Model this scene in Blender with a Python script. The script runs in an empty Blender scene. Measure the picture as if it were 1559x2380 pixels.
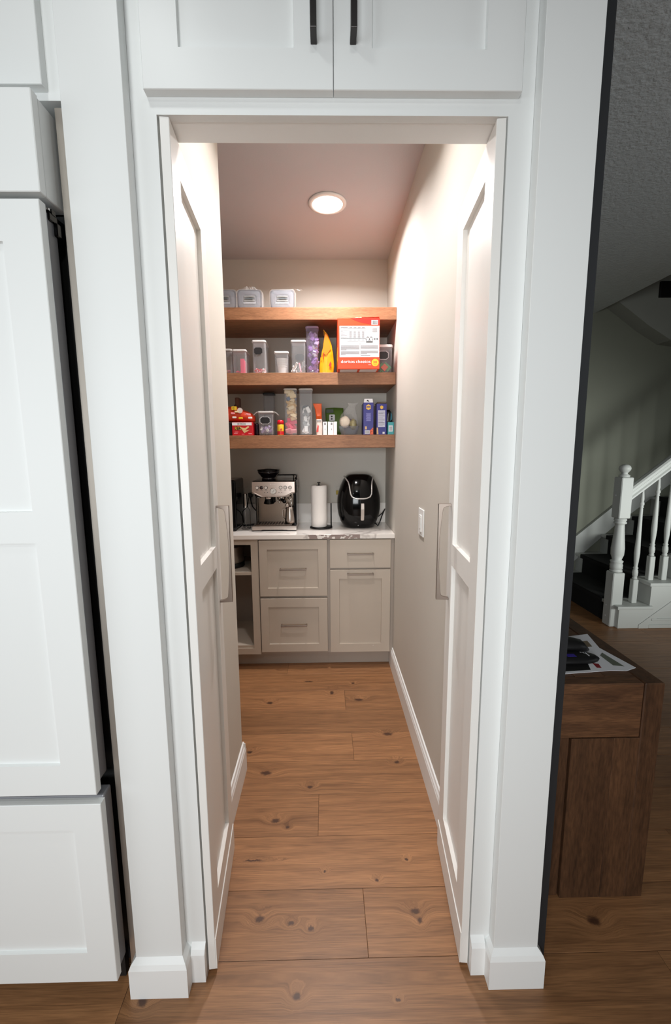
import bpy, bmesh, math, random
from mathutils import Vector, Matrix, noise
random.seed(7)
sc = bpy.context.scene
COL = sc.collection
# ------------------------------------------------------------ camera
W_, H_ = 1559.0, 2380.0
F_, CX_, CY_ = 957.25, 773.5, 1180.62
cam = bpy.data.cameras.new('camera'); cam_o = bpy.data.objects.new('camera', cam); COL.objects.link(cam_o)
cam.sensor_fit = 'VERTICAL'; cam.sensor_height = 36; cam.lens = F_ * 36 / H_
cam.shift_x = (W_ / 2 - CX_) / H_; cam.shift_y = (CY_ - H_ / 2) / H_
cam.clip_start = 0.02
r_ = (0.99984771, -0.01601513, -0.00693332); u_ = (0.00910462, 0.1397585, 0.99014376); f_ = (0.01488829, 0.9900561, -0.13988303)
cam_o.matrix_world = Matrix(((r_[0], u_[0], -f_[0], 0), (r_[1], u_[1], -f_[1], 0), (r_[2], u_[2], -f_[2], 1.4544), (0, 0, 0, 1)))
sc.camera = cam_o
# ------------------------------------------------------------ world, lights, exposure
sc.view_settings.view_transform = 'Standard'; sc.view_settings.look = 'None'
sc.view_settings.exposure = 0.0; sc.view_settings.gamma = 1.0; sc.view_settings.use_curve_mapping = False
sc.cycles.use_denoising = True
sc.cycles.max_bounces = 8; sc.cycles.diffuse_bounces = 6; sc.cycles.transparent_max_bounces = 24
sc.cycles.sample_clamp_indirect = 5.0; sc.cycles.caustics_reflective = False; sc.cycles.caustics_refractive = False
wd = bpy.data.worlds.new('world'); sc.world = wd; wd.use_nodes = True
wd.node_tree.nodes['Background'].inputs[0].default_value = (0.75, 0.85, 1.0, 1)
wd.node_tree.nodes['Background'].inputs[1].default_value = 0.05


def area(name, loc, target, size, power, col, sy=None, spread=math.pi, shape='DISK'):
    l = bpy.data.lights.new(name, 'AREA'); l.shape = 'RECTANGLE' if sy else shape
    l.size = size; l.energy = power; l.color = col; l.spread = spread
    if sy: l.size_y = sy
    o = bpy.data.objects.new(name, l); COL.objects.link(o); o.location = loc
    d = Vector(target) - Vector(loc)
    o.rotation_euler = d.to_track_quat('-Z', 'Y').to_euler(); return o


R = math.radians
KIT = (0.965, 1.0, 0.985); PAN = (1.0, 0.95, 0.935)
area('kitchen_downlight', (-0.50, 0.42, 2.72), (-0.50, 0.42, 0), 0.16, 1.9, KIT, spread=R(150))
area('kitchen_downlight', (0.02, -0.25, 2.72), (0.02, -0.25, 0), 0.2, 6.5, KIT, spread=R(150))
area('kitchen_downlight', (-0.9, -1.2, 2.72), (-0.9, -1.2, 0), 0.2, 10.0, KIT, spread=R(150))
area('window_daylight', (-0.55, -2.75, 1.45), (0.0, 1.5, 1.1), 1.5, 22.0, (0.94, 0.98, 1.0), sy=1.2, spread=R(85))
area('window_daylight', (-2.48, -0.75, 1.45), (0.4, 1.0, 0.8), 1.4, 10.0, (0.90, 0.96, 1.0), sy=1.4, spread=R(130))
area('pantry_downlight', (0.018, 2.373, 2.728), (0.018, 2.373, 0), 0.14, 19.0, PAN, spread=R(155))
area('pantry_downlight', (0.018, 1.42, 2.728), (0.018, 1.42, 0), 0.14, 7.0, PAN, spread=R(140))


area('hall_fill', (3.7, 0.3, 1.1), (2.5, 3.25, 0.95), 0.7, 6.5, (0.95, 1.0, 0.97), sy=1.0, spread=R(45))  # added fill lamp aimed at the stairs, hung in open hall without a fixture
area('hall_fill', (4.6, 0.2, 1.9), (1.2, 1.7, 2.7), 0.9, 7.0, (0.93, 0.98, 1.0), sy=1.2, spread=R(70))  # added fill lamp brightening the hall ceiling; the wall behind it has no opening
# ------------------------------------------------------------ materials
def lin(c):
    return tuple(((v / 255) / 12.92 if v / 255 <= 0.04045 else ((v / 255 + 0.055) / 1.055) ** 2.4) for v in c) + (1,)


def new_mat(name):
    m = bpy.data.materials.new(name); m.use_nodes = True
    nt = m.node_tree; b = nt.nodes['Principled BSDF']
    return m, nt, b


def M(name, rgb, rough=0.5, metal=0.0, var=0.03, scale=6, bump=0.0, bscale=200, coat=0.0, emit=0, spec=0.5, bdist=0.002):
    m, nt, b = new_mat(name); c = lin(rgb)
    b.inputs['Roughness'].default_value = rough; b.inputs['Metallic'].default_value = metal
    b.inputs['Coat Weight'].default_value = coat; b.inputs['Specular IOR Level'].default_value = spec
    tc = nt.nodes.new('ShaderNodeTexCoord'); n = nt.nodes.new('ShaderNodeTexNoise'); n.inputs['Scale'].default_value = scale
    n.inputs['Detail'].default_value = 3
    nt.links.new(tc.outputs['Object'], n.inputs['Vector'])
    mr = nt.nodes.new('ShaderNodeMapRange'); mr.inputs['To Min'].default_value = 1 - var; mr.inputs['To Max'].default_value = 1 + var
    nt.links.new(n.outputs['Fac'], mr.inputs['Value'])
    vm = nt.nodes.new('ShaderNodeVectorMath'); vm.operation = 'SCALE'; vm.inputs[0].default_value = c[:3]
    nt.links.new(mr.outputs[0], vm.inputs['Scale']); nt.links.new(vm.outputs[0], b.inputs['Base Color'])
    if emit:
        b.inputs['Emission Color'].default_value = c; b.inputs['Emission Strength'].default_value = emit
    if bump:
        n2 = nt.nodes.new('ShaderNodeTexNoise'); n2.inputs['Scale'].default_value = bscale; n2.inputs['Detail'].default_value = 4
        nt.links.new(tc.outputs['Object'], n2.inputs['Vector'])
        bp = nt.nodes.new('ShaderNodeBump'); bp.inputs['Strength'].default_value = bump; bp.inputs['Distance'].default_value = bdist
        nt.links.new(n2.outputs['Fac'], bp.inputs['Height']); nt.links.new(bp.outputs[0], b.inputs['Normal'])
    return m


def clear(name, tint=(0.96, 0.97, 0.98), haze=(232, 232, 235), fac=0.08, rough=0.12):
    m, nt, b = new_mat(name)
    b.inputs['Base Color'].default_value = lin(haze); b.inputs['Roughness'].default_value = rough
    t = nt.nodes.new('ShaderNodeBsdfTransparent'); t.inputs[0].default_value = tint + (1,)
    mix = nt.nodes.new('ShaderNodeMixShader')
    lw = nt.nodes.new('ShaderNodeLayerWeight'); lw.inputs['Blend'].default_value = 0.35
    n = nt.nodes.new('ShaderNodeTexNoise'); n.inputs['Scale'].default_value = 14
    tc = nt.nodes.new('ShaderNodeTexCoord'); nt.links.new(tc.outputs['Object'], n.inputs['Vector'])
    ma = nt.nodes.new('ShaderNodeMath'); ma.operation = 'MULTIPLY_ADD'; ma.inputs[1].default_value = 0.30; ma.inputs[2].default_value = fac - 0.04
    nt.links.new(lw.outputs['Facing'], ma.inputs[0])
    mb = nt.nodes.new('ShaderNodeMath'); mb.operation = 'MULTIPLY_ADD'; mb.inputs[1].default_value = 0.08; mb.use_clamp = True
    nt.links.new(n.outputs['Fac'], mb.inputs[0]); nt.links.new(ma.outputs[0], mb.inputs[2])
    nt.links.new(mb.outputs[0], mix.inputs[0]); nt.links.new(t.outputs[0], mix.inputs[1]); nt.links.new(b.outputs[0], mix.inputs[2])
    nt.links.new(mix.outputs[0], nt.nodes['Material Output'].inputs[0])
    return m


def wood(name, dark, light, stretch=(3.0, 30.0, 30.0), rough=0.45, knots=(), contrast=0.5, tint=0.12, fine=0.25):
    """procedural timber, grain along local x (stretch gives the noise scale per axis)"""
    m, nt, b = new_mat(name); N = nt.nodes.new; L = nt.links.new
    b.inputs['Roughness'].default_value = rough
    tc = N('ShaderNodeTexCoord'); oi = N('ShaderNodeObjectInfo')
    P = tc.outputs['Object']
    ofs = N('ShaderNodeVectorMath'); ofs.operation = 'SCALE'; ofs.inputs[0].default_value = (13, 0.7, 41); L(oi.outputs['Random'], ofs.inputs['Scale'])
    add = N('ShaderNodeVectorMath'); L(P, add.inputs[0]); L(ofs.outputs[0], add.inputs[1])
    # slow wander of the grain
    w1 = N('ShaderNodeVectorMath'); w1.operation = 'MULTIPLY'; w1.inputs[1].default_value = tuple(s * 0.35 for s in stretch); L(add.outputs[0], w1.inputs[0])
    n1 = N('ShaderNodeTexNoise'); n1.inputs['Scale'].default_value = 1; n1.inputs['Detail'].default_value = 2; L(w1.outputs[0], n1.inputs['Vector'])
    warp = N('ShaderNodeMath'); warp.operation = 'MULTIPLY'; warp.inputs[1].default_value = 2.6; L(n1.outputs['Fac'], warp.inputs[0])
    acc = warp.outputs[0]; mask = None
    kn = N('ShaderNodeTexNoise'); kn.inputs['Scale'].default_value = 90; L(P, kn.inputs['Vector'])
    ks = N('ShaderNodeVectorMath'); ks.operation = 'MULTIPLY_ADD'; ks.inputs[1].default_value = (.012, .012, 0); L(kn.outputs['Color'], ks.inputs[0]); L(P, ks.inputs[2])
    PK = N('ShaderNodeVectorMath'); PK.operation = 'SUBTRACT'; PK.inputs[1].default_value = (.006, .006, 0); L(ks.outputs[0], PK.inputs[0])
    for (kx, ky, rx, ry) in knots:
        s = N('ShaderNodeVectorMath'); s.operation = 'SUBTRACT'; L(PK.outputs[0], s.inputs[0]); s.inputs[1].default_value = (kx, ky, 0)
        q = N('ShaderNodeVectorMath'); q.operation = 'MULTIPLY'; L(s.outputs[0], q.inputs[0]); q.inputs[1].default_value = (1 / rx, 1 / ry, 0)
        ln = N('ShaderNodeVectorMath'); ln.operation = 'LENGTH'; L(q.outputs[0], ln.inputs[0])
        a = N('ShaderNodeMapRange'); a.interpolation_type = 'SMOOTHSTEP'; a.inputs['From Min'].default_value = 4.5; a.inputs['From Max'].default_value = 0
        a.inputs['To Max'].default_value = 1.3; L(ln.outputs['Value'], a.inputs['Value'])
        sm = N('ShaderNodeMath'); L(acc, sm.inputs[0]); L(a.outputs[0], sm.inputs[1]); acc = sm.outputs[0]
        k = N('ShaderNodeMapRange'); k.interpolation_type = 'SMOOTHSTEP'; k.inputs['From Min'].default_value = 1.35; k.inputs['From Max'].default_value = 0.45
        L(ln.outputs['Value'], k.inputs['Value'])
        if mask is None: mask = k.outputs[0]
        else:
            mx = N('ShaderNodeMath'); mx.operation = 'MAXIMUM'; L(mask, mx.inputs[0]); L(k.outputs[0], mx.inputs[1]); mask = mx.outputs[0]
    g0 = N('ShaderNodeVectorMath'); g0.operation = 'MULTIPLY'; g0.inputs[1].default_value = stretch; L(add.outputs[0], g0.inputs[0])
    cmb = N('ShaderNodeCombineXYZ'); L(acc, cmb.inputs[1])
    g1 = N('ShaderNodeVectorMath'); L(g0.outputs[0], g1.inputs[0]); L(cmb.outputs[0], g1.inputs[1])
    n2 = N('ShaderNodeTexNoise'); n2.inputs['Scale'].default_value = 1; n2.inputs['Detail'].default_value = 5; n2.inputs['Roughness'].default_value = 0.6
    L(g1.outputs[0], n2.inputs['Vector'])
    rp = N('ShaderNodeValToRGB'); rp.color_ramp.elements[0].position = 0.5 - contrast * 0.4; rp.color_ramp.elements[1].position = 0.5 + contrast * 0.4
    rp.color_ramp.elements[0].color = lin(dark); rp.color_ramp.elements[1].color = lin(light); L(n2.outputs['Fac'], rp.inputs['Fac'])
    f0 = N('ShaderNodeVectorMath'); f0.operation = 'MULTIPLY'; f0.inputs[1].default_value = tuple(s * 9 for s in stretch); L(g1.outputs[0], f0.inputs[0])
    f0.inputs[1].default_value = (6, 9, 9)
    n3 = N('ShaderNodeTexNoise'); n3.inputs['Scale'].default_value = 1; n3.inputs['Detail'].default_value = 3; L(f0.outputs[0], n3.inputs['Vector'])
    fr = N('ShaderNodeMapRange'); fr.inputs['From Min'].default_value = 0.3; fr.inputs['From Max'].default_value = 0.7
    fr.inputs['To Min'].default_value = 1 - fine; fr.inputs['To Max'].default_value = 1 + fine * 0.5; L(n3.outputs['Fac'], fr.inputs['Value'])
    tn = N('ShaderNodeMapRange'); tn.inputs['To Min'].default_value = 1 - tint; tn.inputs['To Max'].default_value = 1 + tint; L(oi.outputs['Random'], tn.inputs['Value'])
    mm = N('ShaderNodeMath'); mm.operation = 'MULTIPLY'; L(fr.outputs[0], mm.inputs[0]); L(tn.outputs[0], mm.inputs[1])
    col = N('ShaderNodeVectorMath'); col.operation = 'SCALE'; L(rp.outputs[0], col.inputs[0]); L(mm.outputs[0], col.inputs['Scale'])
    out = col.outputs[0]
    if mask is not None:
        mf = N('ShaderNodeMath'); mf.operation = 'MULTIPLY'; mf.inputs[1].default_value = 0.88; L(mask, mf.inputs[0])
        mx = N('ShaderNodeMix'); mx.data_type = 'RGBA'; L(mf.outputs[0], mx.inputs[0]); L(out, mx.inputs[6]); mx.inputs[7].default_value = lin((58, 34, 26)); out = mx.outputs[2]
    L(out, b.inputs['Base Color'])
    bp = N('ShaderNodeBump'); bp.inputs['Strength'].default_value = 0.15; bp.inputs['Distance'].default_value = 0.001
    L(n3.outputs['Fac'], bp.inputs['Height']); L(bp.outputs[0], b.inputs['Normal'])
    return m


def marble(name):
    m, nt, b = new_mat(name); N = nt.nodes.new; L = nt.links.new
    b.inputs['Roughness'].default_value = 0.12
    tc = N('ShaderNodeTexCoord')
    n = N('ShaderNodeTexNoise'); n.inputs['Scale'].default_value = 1.3; n.inputs['Detail'].default_value = 5; n.inputs['Distortion'].default_value = 0.5
    L(tc.outputs['Object'], n.inputs['Vector'])
    s = N('ShaderNodeMath'); s.operation = 'SUBTRACT'; s.inputs[1].default_value = 0.5; L(n.outputs['Fac'], s.inputs[0])
    a = N('ShaderNodeMath'); a.operation = 'ABSOLUTE'; L(s.outputs[0], a.inputs[0])
    v = N('ShaderNodeMapRange'); v.inputs['From Min'].default_value = 0.0; v.inputs['From Max'].default_value = 0.012; v.inputs['To Min'].default_value = 0.6; v.inputs['To Max'].default_value = 0
    L(a.outputs[0], v.inputs['Value'])
    # worn grey-brown patch along the front edge of the slab
    sp = N('ShaderNodeSeparateXYZ'); L(tc.outputs['Object'], sp.inputs[0])
    e = N('ShaderNodeMapRange'); e.inputs['From Min'].default_value = -.2254; e.inputs['From Max'].default_value = -.2244; e.inputs['To Min'].default_value = 1; e.inputs['To Max'].default_value = 0; L(sp.outputs[1], e.inputs['Value'])
    n2 = N('ShaderNodeTexNoise'); n2.inputs['Scale'].default_value = 26; n2.inputs['Detail'].default_value = 5; L(tc.outputs['Object'], n2.inputs['Vector'])
    c = N('ShaderNodeMapRange'); c.inputs['From Min'].default_value = 0.47; c.inputs['From Max'].default_value = 0.49; L(n2.outputs['Fac'], c.inputs['Value'])
    xr = N('ShaderNodeMath'); xr.operation = 'COMPARE'; xr.inputs[1].default_value = 0.545; xr.inputs[2].default_value = 0.165; L(sp.outputs[0], xr.inputs[0])
    m1 = N('ShaderNodeMath'); m1.operation = 'MULTIPLY'; L(e.outputs[0], m1.inputs[0]); L(c.outputs[0], m1.inputs[1])
    m2 = N('ShaderNodeMath'); m2.operation = 'MULTIPLY'; L(m1.outputs[0], m2.inputs[0]); L(xr.outputs[0], m2.inputs[1])
    x1 = N('ShaderNodeMix'); x1.data_type = 'RGBA'; L(v.outputs[0], x1.inputs[0]); x1.inputs[6].default_value = lin((233, 228, 222)); x1.inputs[7].default_value = lin((150, 142, 138))
    x2 = N('ShaderNodeMix'); x2.data_type = 'RGBA'; L(m2.outputs[0], x2.inputs[0]); L(x1.outputs[2], x2.inputs[6]); x2.inputs[7].default_value = lin((150, 135, 130))
    L(x2.outputs[2], b.inputs['Base Color'])
    return m


KNOTS = [(-.2224, 1.1015, .014, .010), (-.1229, 1.0875, .010, .006), (-.0609, 1.0711, .009, .008), (.2697, 1.1128, .016, .009), (.2774, 1.0861, .008, .008),
         (-.0933, .915, .010, .009), (-.2145, 1.4459, .017, .010), (-.1642, 1.4166, .007, .006), (-.2874, 1.6911, .026, .013), (-.0847, 1.609, .012, .009),
         (.3041, 1.9368, .026, .012), (.3181, 1.7441, .012, .010), (.0204, 2.3096, .012, .020), (-.3409, 2.2166, .018, .012), (.1762, 2.2361, .026, .012),
         (.1543, 2.4079, .010, .008), (-.275, 1.288, .034, .0035), (.2745, 1.2793, .006, .005), (-.0179, 1.2447, .005, .005), (.1584, 1.2118, .007, .005),
         (-.5035, .9094, .013, .010), (.1781, .9008, .006, .004), (.818, 1.0746, .02, .014), (-.3862, 1.8255, .014, .010), (-.1253, 2.4351, .03, .006)]
WHITE = M('white cabinet paint', (228, 230, 229), 0.42, var=0.012, scale=3)
TRIMW = M('white trim paint', (238, 239, 238), 0.45, var=0.012, scale=3)
DOORW = M('warm white door paint', (232, 230, 226), 0.4, var=0.01)
GREIGE = M('greige wall paint', (206, 201, 192), 0.75, var=0.02, scale=3, bump=0.10, bscale=160)
CEILP = M('pantry ceiling paint', (192, 192, 196), 0.8, var=0.02, bump=0.2, bscale=120)
HALLC = M('hall ceiling texture', (218, 224, 226), 0.7, var=0.06, scale=30, bump=0.8, bscale=60, bdist=.004)
HALLW = M('hall wall paint', (140, 142, 128), 0.8, var=0.03, bump=0.1)
FLOORM = wood('oak plank floor', (116, 79, 51), (178, 128, 86), (1.9, 42, 42), 0.42, KNOTS, contrast=0.8, tint=0.16, fine=0.30)
DARKJ = M('dark floor joint', (60, 40, 28), 0.8)
SHELFM = wood('stained shelf wood', (136, 92, 62), (172, 122, 86), (7, 60, 60), 0.5, contrast=0.6, tint=0.02, fine=0.3)
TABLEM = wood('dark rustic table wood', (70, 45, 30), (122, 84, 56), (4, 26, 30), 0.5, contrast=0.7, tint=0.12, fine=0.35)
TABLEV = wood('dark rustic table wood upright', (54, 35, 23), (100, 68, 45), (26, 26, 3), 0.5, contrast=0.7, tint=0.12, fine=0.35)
TAUPE = M('taupe cabinet paint', (184, 172, 158), 0.45, var=0.02)
TAUPED = M('taupe cabinet frame', (165, 153, 142), 0.5, var=0.02)
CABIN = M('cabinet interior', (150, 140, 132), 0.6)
MARBLE = marble('white marble')
NICKEL = M('brushed nickel', (158, 146, 137), 0.36, 1.0)
GUN = M('dark bronze pull', (70, 68, 68), 0.35, 0.9)
STEEL = M('brushed stainless', (190, 180, 172), 0.28, 1.0, var=0.06, scale=20)
CHROME = M('polished steel', (215, 212, 208), 0.12, 1.0)
BLACKG = M('gloss black plastic', (5, 5, 6), 0.10, spec=0.28)
BLACKM = M('matt black', (14, 13, 14), 0.5)
SMOKE = M('smoked plastic', (24, 18, 24), 0.15)
DKSIDE = M('grey fridge door side', (128, 128, 132), 0.35, 0.3)
GAPB = M('black gasket', (12, 12, 13), 0.6)
CHAR = M('charcoal paint', (30, 32, 35), 0.6)
STAIRW = M('stair white paint', (196, 198, 194), 0.5)
CARPET = M('black stair carpet', (6, 6, 6), 0.95, bump=0.4, bscale=400)
PAPER = M('white paper', (236, 236, 240), 0.6)
PAPERT = M('paper towel', (244, 240, 236), 0.9, bump=0.5, bscale=90)
CLEAR = clear('clear tub plastic'); CLEARG = clear('clear glassy plastic', haze=(205, 210, 220), fac=0.10, rough=0.08)
WRAP = clear('crinkled film', tint=(1, 1, 1), haze=(250, 250, 250), fac=0.06, rough=0.06)
LIDG = clear('grey clear lid', haze=(150, 154, 164), fac=0.40, rough=0.1)
LIDM = clear('frosted lid plastic', haze=(240, 238, 236), fac=0.62, rough=0.3)
CHALK = M('black chalk label', (16, 13, 16), 0.55); CHALKR = M('label rim', (190, 188, 190), 0.5)
SLATE = M('grey label seen from behind', (88, 96, 98), 0.5)
LAMP = M('lit lamp diffuser', (255, 244, 225), 0.5, emit=9)


# ------------------------------------------------------------ mesh helpers
class MB:
    def __init__(s): s.bm = bmesh.new(); s.mi = 0
    def _tag(s, geo):
        for f in geo: f.material_index = s.mi
    def face(s, pts):
        f = s.bm.faces.new([s.bm.verts.new(p) for p in pts]); f.material_index = s.mi; return f
    def box(s, x0, x1, y0, y1, z0, z1, bev=0, seg=1, xf=None):
        r = bmesh.ops.create_cube(s.bm, size=1)
        vs = r['verts']
        for v in vs:
            v.co = Vector(((x0 + x1) / 2 + v.co.x * (x1 - x0), (y0 + y1) / 2 + v.co.y * (y1 - y0), (z0 + z1) / 2 + v.co.z * (z1 - z0)))
        fs = set(f for v in vs for f in v.link_faces); s._tag(fs)
        if bev:
            es = list(set(e for v in vs for e in v.link_edges))
            rr = bmesh.ops.bevel(s.bm, geom=es, offset=bev, segments=seg, affect='EDGES', profile=0.5)
            s._tag(rr['faces']); vs = list(set(v for f in rr['faces'] for v in f.verts) | set(v for v in vs if v.is_valid))
        if xf is not None:
            for v in vs: v.co = xf @ v.co
        return s
    def loft(s, rings, cap=True, closed=True):
        vr = [[s.bm.verts.new(p) for p in r] for r in rings]; n = len(rings[0]); fs = []
        for a, b in zip(vr[:-1], vr[1:]):
            for i in range(n if closed else n - 1):
                j = (i + 1) % n; fs.append(s.bm.faces.new((a[i], a[j], b[j], b[i])))
        if cap:
            fs.append(s.bm.faces.new(list(reversed(vr[0])))); fs.append(s.bm.faces.new(vr[-1]))
        s._tag(fs); return s
    def lathe(s, prof, c, n=20, axis='z', cap=True):
        rings = []
        for r, h in prof:
            ring = []
            for i in range(n):
                a = 2 * math.pi * i / n; p = (r * math.cos(a), r * math.sin(a), h)
                if axis == 'y': p = (p[0], h, p[1])
                if axis == 'x': p = (h, p[0], p[1])
                ring.append((c[0] + p[0], c[1] + p[1], c[2] + p[2]))
            rings.append(ring)
        return s.loft(rings, cap)
    def tube(s, pts, r, n=8, cap=True):
        pts = [Vector(p) for p in pts]; rings = []; up = None
        for i, p in enumerate(pts):
            t = (pts[min(i + 1, len(pts) - 1)] - pts[max(i - 1, 0)]).normalized()
            if up is None: up = t.orthogonal().normalized()
            up = (up - t * up.dot(t)).normalized(); sd = t.cross(up)
            rr = r[i] if isinstance(r, (list, tuple)) else r
            rings.append([p + (up * math.cos(2 * math.pi * k / n) + sd * math.sin(2 * math.pi * k / n)) * rr for k in range(n)])
        return s.loft(rings, cap)
    def prism(s, poly, axis, a0, a1):
        def mp(p, a):
            return (a, p[0], p[1]) if axis == 'x' else (p[0], a, p[1]) if axis == 'y' else (p[0], p[1], a)
        return s.loft([[mp(p, a0) for p in poly], [mp(p, a1) for p in poly]])
    def crumple(s, amp, freq=30, seed=0):
        for v in s.bm.verts:
            v.co += noise.noise_vector(v.co * freq + Vector((seed, seed * 2, 0))) * amp
        return s
    def xf(s, m):
        for v in s.bm.verts: v.co = m @ v.co
        return s
    def build(s, name, mats, parent=None, smooth=False, bevel=0, solid=0, subdiv=0):
        bmesh.ops.recalc_face_normals(s.bm, faces=s.bm.faces)
        me = bpy.data.meshes.new(name)
        if parent is not None:
            w = wpos(parent)
            for v in s.bm.verts: v.co -= w
        if smooth:
            for f in s.bm.faces: f.smooth = True
        s.bm.to_mesh(me); s.bm.free()
        for m in (mats if isinstance(mats, (list, tuple)) else [mats]): me.materials.append(m)
        o = bpy.data.objects.new(name, me); COL.objects.link(o)
        if parent is not None: o.parent = parent
        if subdiv:
            md = o.modifiers.new('sub', 'SUBSURF'); md.levels = subdiv; md.render_levels = subdiv
        if solid:
            md = o.modifiers.new('solid', 'SOLIDIFY'); md.thickness = solid; md.offset = -1
        if bevel:
            md = o.modifiers.new('bevel', 'BEVEL'); md.width = bevel; md.segments = 2; md.limit_method = 'ANGLE'
        return o


def wpos(o):
    w = Vector((0, 0, 0))
    while o is not None: w += o.location; o = o.parent
    return w


def tag(o, label=None, cat=None, group=None, kind=None):
    if label: o['label'] = label
    if cat: o['category'] = cat
    if group: o['group'] = group
    if kind: o['kind'] = kind
    return o


def thing(name, label, cat, loc, group=None, kind=None):
    o = bpy.data.objects.new(name, None); COL.objects.link(o); o.location = loc; o.empty_display_size = 0.05
    return tag(o, label, cat, group, kind)


def struct(name, mb, mat, label=None, cat=None, **k):
    o = mb.build(name, mat, **k); return tag(o, label, cat, None, 'structure')


def rrect(cx, cy, w, d, r, z, n=4):
    pts = []
    for (sx, sy, a0) in ((1, 1, 0), (-1, 1, 90), (-1, -1, 180), (1, -1, 270)):
        for i in range(n + 1):
            a = R(a0 + 90 * i / n)
            pts.append((cx + sx * (w / 2 - r) + r * math.cos(a), cy + sy * (d / 2 - r) + r * math.sin(a), z))
    return pts


def text(s, x0, z0, w, h, y, mat, parent, name='lettering', thick=0.0004, xf=None):
    cu = bpy.data.curves.new('t', 'FONT'); cu.body = s; cu.extrude = thick / 2; cu.resolution_u = 3
    ob = bpy.data.objects.new('t', cu); COL.objects.link(ob)
    me = bpy.data.meshes.new_from_object(ob); bpy.data.objects.remove(ob); bpy.data.curves.remove(cu)
    xs = [v.co.x for v in me.vertices]; ys = [v.co.y for v in me.vertices]
    ax, bx_, ay, by_ = min(xs), max(xs), min(ys), max(ys); pw = wpos(parent)
    for v in me.vertices:
        p = Vector((x0 + (v.co.x - ax) / (bx_ - ax) * w, y - v.co.z, z0 + (v.co.y - ay) / (by_ - ay) * h))
        if xf is not None: p = xf @ p
        v.co = p - pw
    me.materials.append(mat); me.name = name
    o = bpy.data.objects.new(name, me); COL.objects.link(o); o.parent = parent
    return o


def ring_frame(mb, mp, a0, a1, b0, b1, hole, d0, d1, dp, ch=0.0012, sl=0.0015):
    """a rectangular frame with one recessed opening; mp maps (a, b, depth) to the world"""
    h0, h1, g0, g1 = hole
    def rect(x0, x1, y0, y1, d): return [mp(x0, y0, d), mp(x1, y0, d), mp(x1, y1, d), mp(x0, y1, d)]
    mb.loft([rect(a0, a1, b0, b1, d1), rect(a0, a1, b0, b1, d0 + ch), rect(a0 + ch, a1 - ch, b0 + ch, b1 - ch, d0),
             rect(h0, h1, g0, g1, d0), rect(h0 + sl, h1 - sl, g0 + sl, g1 - sl, dp)], cap=False)
    # back
    mb.face([mp(a0, b0, d1), mp(a0, b1, d1), mp(a1, b1, d1), mp(a1, b0, d1)])
    return mb


def front_y(d0):
    return lambda a, b, d: (a, d0 + d, b)


def shaker_front(name, x0, x1, z0, z1, hole, y, mat, parent, thick=0.02, rec=0.010):
    """door or drawer front facing the camera, with its recessed centre panel as a sub-part"""
    mb = MB(); mp = front_y(y); ring_frame(mb, mp, x0, x1, z0, z1, hole, 0, thick, rec)
    o = mb.build(name, mat, parent)
    h0, h1, g0, g1 = hole
    MB().box(h0 + .0015, h1 - .0015, y + rec, y + rec + .004, g0 + .0015, g1 - .0015).build('panel', mat, o)
    return o


def pull(L, proj, t, w, thin=0.32):
    """arched bar pull profile: list of (projection, along) with square outer line and arched inner line"""
    n = 14; outer = [(0, 0), (proj, 0), (proj, L), (0, L)]
    inner = [(0, L - t)]; H = L / 2 - t
    es = [0.0, .006, .012, .02, .03, .045, .07, .11, .2, .4, .7, 1.0]
    for sgn in (1, -1):
        for e in (es if sgn > 0 else es[-2::-1]):
            d = proj * (0.62 * (1 - math.exp(-e / .02)) + (0.38 - thin) * min(1, e * 1.6))
            inner.append((d, L / 2 + sgn * H * (1 - e)))
    inner.append((0, t))
    return outer + inner


def handle_mesh(mp, L, proj, t, w, thin=0.32):
    """mp maps (projection, along, across)"""
    mb = MB(); poly = pull(L, proj, t, w, thin)
    mb.loft([[mp(p, a, -w / 2) for p, a in poly], [mp(p, a, w / 2) for p, a in poly]])
    return mb


# ============================================================ SETTING
CZ = 2.742
fl = struct('floor', MB().box(-2.6, 4.8, -2.9, 4.3, -0.03, -0.0022), DARKJ)
joint = {0: .109, 2: -.0445, 4: .1185, 6: .097, 8: -.27}
row = -20
while .995 + .1915 * row < 4.2:
    y0 = .995 + .1915 * row; y1 = y0 + .1915
    rnd = random.Random(row * 17 + 5)
    j = joint.get(row)
    cuts = []
    if j is not None:
        x = j
        while x < 4.8: cuts.append(x); x += rnd.uniform(1.5, 2.1)
        x = j - rnd.uniform(1.5, 2.0)
        while x > -2.6: cuts.append(x); x -= rnd.uniform(1.5, 2.1)
    else:
        x = 0.62 + rnd.uniform(0, 0.7) if row % 2 else 0.75
        while x < 4.8: cuts.append(x); x += rnd.uniform(1.5, 2.1)
        x = -0.55 - rnd.uniform(0, 0.5)
        while x > -2.6: cuts.append(x); x -= rnd.uniform(1.5, 2.1)
    cuts = sorted([-2.6] + cuts + [4.8]); g = 0.0005
    for a, b in zip(cuts[:-1], cuts[1:]):
        if b - a < 0.02: continue
        MB().box(a + g, b - g, max(y0, -2.9) + g, min(y1, 4.3) - g, -0.002, 0.0, 0.0006).build('plank', FLOORM, fl)
    row += 1

# ceilings
struct('ceiling', MB().box(-1.6, 0.585, 0.99, 3.15, CZ, CZ + .05), CEILP)
struct('ceiling_kitchen', MB().box(-2.6, 2.602, -2.9, 0.99, CZ, CZ + .05), M('kitchen ceiling paint', (150, 150, 150), 0.8, bump=0.3))
struct('ceiling_hall', MB().box(0.585, 2.602, 0.99, 4.15, CZ, CZ + .05), HALLC)
struct('ceiling_stairwell', MB().box(2.602, 4.8, -2.9, 4.3, 4.9, 4.95), HALLW)
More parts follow.
